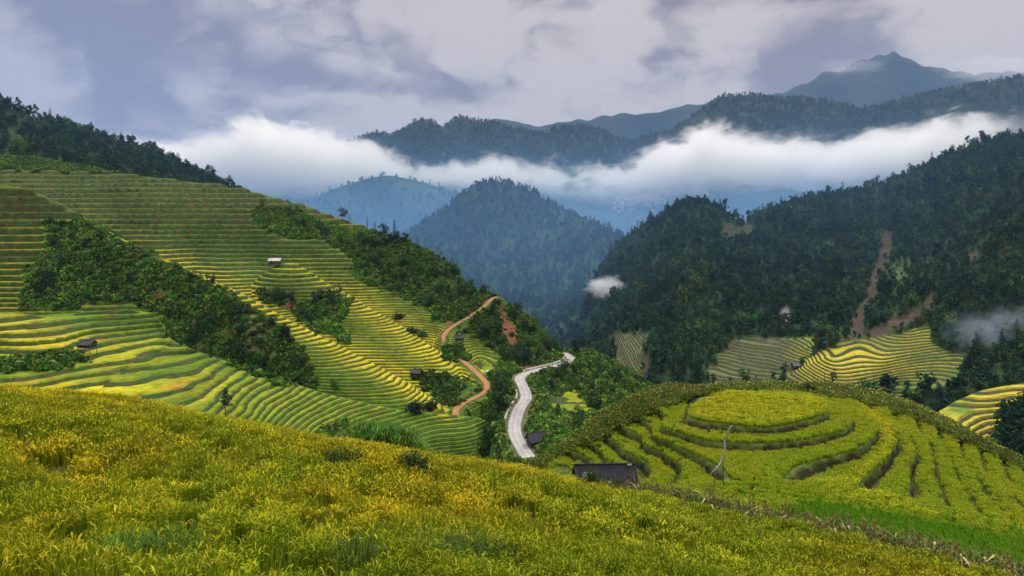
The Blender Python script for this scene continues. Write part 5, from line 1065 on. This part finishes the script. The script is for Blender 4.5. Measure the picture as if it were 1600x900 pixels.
p = gp(S_kn, 1288, 603, slice(0, S_kn.x.shape[0])); mb = MB(); mb.tube([(0, 0, -.3), (.02, 0, 1.0), (0, 0, 2.1)], [.07, .06, .05], 6, (0.06, 0.05, 0.045)); o = obj('post', mb.mesh('fence_post', [M_wood], True), None, p); o.name = 'wooden_post'; tag(o, 'lone dark wooden post on the crest behind the knoll', 'post')

# ---- maize along the edge of the front field: each plant a thing
def maize(seed, h=1.7, dry=0.7):
    rng = np.random.default_rng(seed); mb = MB(); mb.tube([(0, 0, -.3), (.02, .01, h * .5), (.05, .02, h)], [.02, .017, .008], 5, (0.22, 0.17, 0.06))
    lv = MB()
    for i in range(9):
        z = h * (.12 + .8 * i / 9); a = i * 2.6 + rng.random(); d = np.array([math.cos(a), math.sin(a), 0]); s_ = np.array([-d[1], d[0], 0]) * .042; l = h * (.28 + .12 * rng.random())
        c = [(0.22, 0.14, 0.03), (0.62, 0.50, 0.20), (0.11, 0.07, 0.02), (0.38, 0.28, 0.06)][rng.integers(0, 4)] if rng.random() < dry else [(0.10, 0.18, 0.03), (0.06, 0.12, 0.025)][rng.integers(0, 2)]
        p = np.array([0.02, 0.01, z]); q = p + d * l * .4 + (0, 0, l * .45); r = p + d * l * .85 + (0, 0, l * .1); e_ = p + d * l + (0, 0, -l * .5)
        lv.add([p - s_ * .5, p + s_ * .5, q + s_, q - s_, r + s_ * .9, r - s_ * .9, e_], [[0, 1, 2, 3], [3, 2, 4, 5], [5, 4, 6]], c)
    cb = MB(); cb.tube([(.03, .03, h * .5), (.10, .08, h * .66), (.12, .1, h * .72)], [.045, .055, .015], 6, (0.66, 0.52, 0.30))
    tl = MB()
    for i in range(5):
        a = i * 1.3; tl.tube([(.05, .02, h), (.05 + .09 * math.cos(a), .02 + .09 * math.sin(a), h * 1.13)], [.01, .004], 4, (0.40, 0.26, 0.10))
    return [('stalk', mb.mesh('stalk', [M_leaf])), ('leaves', lv.mesh('leaves', [M_leaf])), ('cob', cb.mesh('cob', [M_leaf])), ('tassel', tl.mesh('tassel', [M_leaf]))]
MZ = [maize(201, 1.7, .7), maize(202, 1.5, .45), maize(203, 1.8, .95), maize(204, 1.4, .25)]
def put_maize(p, k, s, lab, grp):
    e = bpy.data.objects.new('maize_plant', None); COL.objects.link(e); e.location = p; e.scale = (s * 1.25, s * 1.25, s); e.rotation_euler = (trng.normal() * .12, trng.normal() * .12, trng.random() * 6.28); tag(e, lab, 'maize plant', grp)
    for nm, me in MZ[k]: obj(nm, me, e)
for i in range(230):
    px = 1015 + (1625 - 1015) * ((i + trng.random()) / 230); Ye = float(np.interp(px, [1000,1100,1200,1300,1400,1500,1600], [59,57,54,52,50,47,44])) + trng.uniform(-2.8, .2)
    x = (px - 800) / F * Ye; p = np.array([x, Ye, float(fg_z(np.array([x]), np.array([Ye]))[0])]); kz_ = int(trng.integers(0, 4)); sz_ = trng.random(); put_maize(p, kz_, .85 + .45 * sz_, '%s %s maize plant in edge row %s' % ('short' if sz_ < .33 else 'tall' if sz_ > .67 else 'middling', ('half withered', 'mostly green', 'fully withered brown', 'leafy green')[kz_], 'just right of the shed' if px < 1110 else 'under the dead branch field' if px < 1215 else 'left of the bright green strip' if px < 1330 else 'before the bright green strip' if px < 1460 else 'near the lower right corner'), 'maize row along the front slope')
for i in range(16):
    Ye = 58.5 + trng.uniform(0, 1.5); px = 1013 + trng.normal() * 11; x = (px - 800) / F * Ye; p = np.array([x, Ye, float(fg_z(np.array([x]), np.array([Ye]))[0])]); put_maize(p, 2, 1.0 + .25 * trng.random(), 'tall red brown maize plant on the %s of the clump beside the shed' % ('left side' if px < 1007 else 'right side' if px > 1019 else 'middle'), 'maize clump beside the shed')
# weeds: stuff
wd = proto_collection('weeds', [grass_tuft(61, 50, .9, .035, .4, (0.11, 0.17, 0.016)).mesh('weed', [M_leaf]), bush(62, .5, 90, .2, (0.035, 0.075, 0.015)).mesh('weed', [M_leaf]), bush(63, .45, 80, .2, (0.09, 0.17, 0.022)).mesh('weed', [M_leaf]), bush(64, .4, 60, .2, (0.09, 0.05, 0.02)).mesh('weed', [M_leaf])])
P_ = []
for i in range(2300):
    px = 915 + (1640 - 915) * trng.random(); Ye = float(np.interp(px, [900,1000,1100,1200,1300,1400,1500,1600], [61,59,57,54,52,50,47,44])) + trng.uniform(-3.0, 1.0); x = (px - 800) / F * Ye; P_.append((x, Ye, float(fg_z(np.array([x]), np.array([Ye]))[0])))
scatter('weeds', np.array(P_), wd, 4, .8 + .8 * trng.random(len(P_)), 'weeds growing under the maize at the field edge', 'weeds')
# ---- tall grass clump behind the edge of the field, and bushes standing in the rice
tg = [grass_tuft(s, 150, 3.0, .05, .8, (0.13, 0.28, 0.03), .45).mesh('grass_clump', [M_leaf]) for s in (71, 72, 73)]
for i in range(13):
    px = 552 + 100 * (i + trng.random()) / 13; Ye = 64.5 + trng.uniform(0, 3); x = (px - 800) / F * Ye; z = float(fg_z(np.array([x]), np.array([Ye]))[0])
    o = obj('grass_clump', tg[i % 3], None, (x, Ye, z)); s_ = .8 + .35 * trng.random(); o.scale = (s_,) * 3; o.rotation_euler = (0, 0, trng.random() * 6); tag(o, '%s tall reed like grass clump on the %s of the brow thicket' % ('very' if s_ > 1 else 'fairly', 'left side' if px < 585 else 'middle' if px < 620 else 'right side'), 'grass clump', 'tall grass on the brow')
def on_fg(px, py):
    d = (S_fg.px - px) ** 2 + (S_fg.py - py) ** 2; d = d + (S_fg.y > 72) * 1e6; i = np.unravel_index(np.argmin(d), d.shape); return np.array([S_fg.x[i], S_fg.y[i], S_fg.z[i]])
def rice_bush(px, py, r, base, seed, lab, n=1700, leaf=.13, hg=1.0):
    o = obj('bush', bush(seed, r, n, leaf, base, hg).mesh('bush', [M_leaf]), None, on_fg(px, py)); return tag(o, lab, 'bush')
rice_bush(532, 745, 1.15, (0.05, 0.11, 0.015), 81, 'dark green bush in the rice below the tall grass', hg=1.5); rice_bush(641, 752, 1.25, (0.04, 0.085, 0.014), 82, 'darkest bush standing in the middle of the rice slope', hg=1.2)
rice_bush(922, 762, 1.1, (0.06, 0.12, 0.02), 83, 'green bush at the near edge in front of the shed', hg=2.1); rice_bush(962, 769, .9, (0.045, 0.10, 0.018), 84, 'smaller green bush in front of the shed roof', hg=2.1)
rice_bush(755, 905, .75, (0.06, 0.13, 0.02), 85, 'leafy weed bush at the bottom edge of the picture', 700, .09, 1.6); rice_bush(232, 900, .6, (0.07, 0.13, 0.02), 86, 'low weed bush in the rice near the bottom left', 500, .08, 1.5)
gt = [grass_tuft(s, 120, 1.15, .014, .35, (0.12, 0.24, 0.03), .5).mesh('grass_tuft', [M_leaf]) for s in (91, 92)]
for i, (px, py) in enumerate([(650,905),(672,898),(700,900),(725,905),(786,905),(545,900),(560,905),(735,885),(180,905),(260,905)]):
    o = obj('grass_tuft', gt[i % 2], None, on_fg(px, py)); o.rotation_euler = (0, 0, i * 1.3); tag(o, 'bright green grass tuft in the rice along the bottom, %s' % ('near the low left weed bush' if px < 400 else 'beside the clay path' if px < 600 else 'left of the leafy weed bush' if px < 730 else 'next to the leafy weed bush'), 'grass tuft', 'grass tufts in the front rice')
# dead stem sticking out of the rice near the brow
p = on_fg(772, 742); mb = MB(); mb.tube([(0, 0, 0), (.25, 0, .9), (.7, 0, 1.5)], [.03, .025, .012], 5, (0.25, 0.12, 0.06)); mb.tube([(.25, 0, .9), (.1, 0, 1.45)], [.02, .01], 5, (0.25, 0.12, 0.06)); tag(obj('dry_plant', mb.mesh('dry_plant', [M_bark]), None, p), 'thin forked dry stem leaning over the brow of the rice', 'stem')
# ---- village in the far valley
hm = []
for i, (c, r) in enumerate([((0.62, 0.60, 0.58), (0.50, 0.30, 0.26)), ((0.70, 0.62, 0.56), (0.45, 0.42, 0.44)), ((0.60, 0.62, 0.66), (0.55, 0.38, 0.34))]):
    mb = MB(); mb.box((0, 0, 3.2), (11, 9, 8), 0, c); mb.add([(-6.2, -5.2, 7.2), (6.2, -5.2, 7.2), (6.2, 5.2, 7.2), (-6.2, 5.2, 7.2), (-5.5, 0, 10.2), (5.5, 0, 10.2)], [[0, 1, 5, 4], [2, 3, 4, 5], [1, 2, 5], [3, 0, 4], [3, 2, 1, 0]], r)
    for k in (-3.4, 0, 3.4):
        for z in (2.2, 5.2): mb.box((k, -4.52, z), (1.5, .1, 1.5), 0, (0.10, 0.12, 0.15))
    hm.append(mb.mesh('house', [M_roof]))
vr = np.random.default_rng(5)
for i in range(44):
    px = vr.choice([965, 985, 1005, 1022, 1035]) + vr.normal() * 9; py = 318 + vr.normal() * 4 + (0 if i % 3 else -3)
    if i > 34: px, py = 960 + 60 * vr.random(), 322 + 12 * vr.random()
    q = gp(S_t, px, py); o = obj('house', hm[i % 3], None, q); o.rotation_euler = (0, 0, vr.normal() * .3); o.scale = (.8 + .5 * vr.random(),) * 3; tag(o, 'tiny %s house in the %s of the hazy village under the fog' % (('white walled', 'cream walled', 'bluish walled')[i % 3], 'lower fringe' if i > 34 else 'left part' if px < 985 else 'middle' if px < 1015 else 'right part'), 'house', 'houses of the far village')
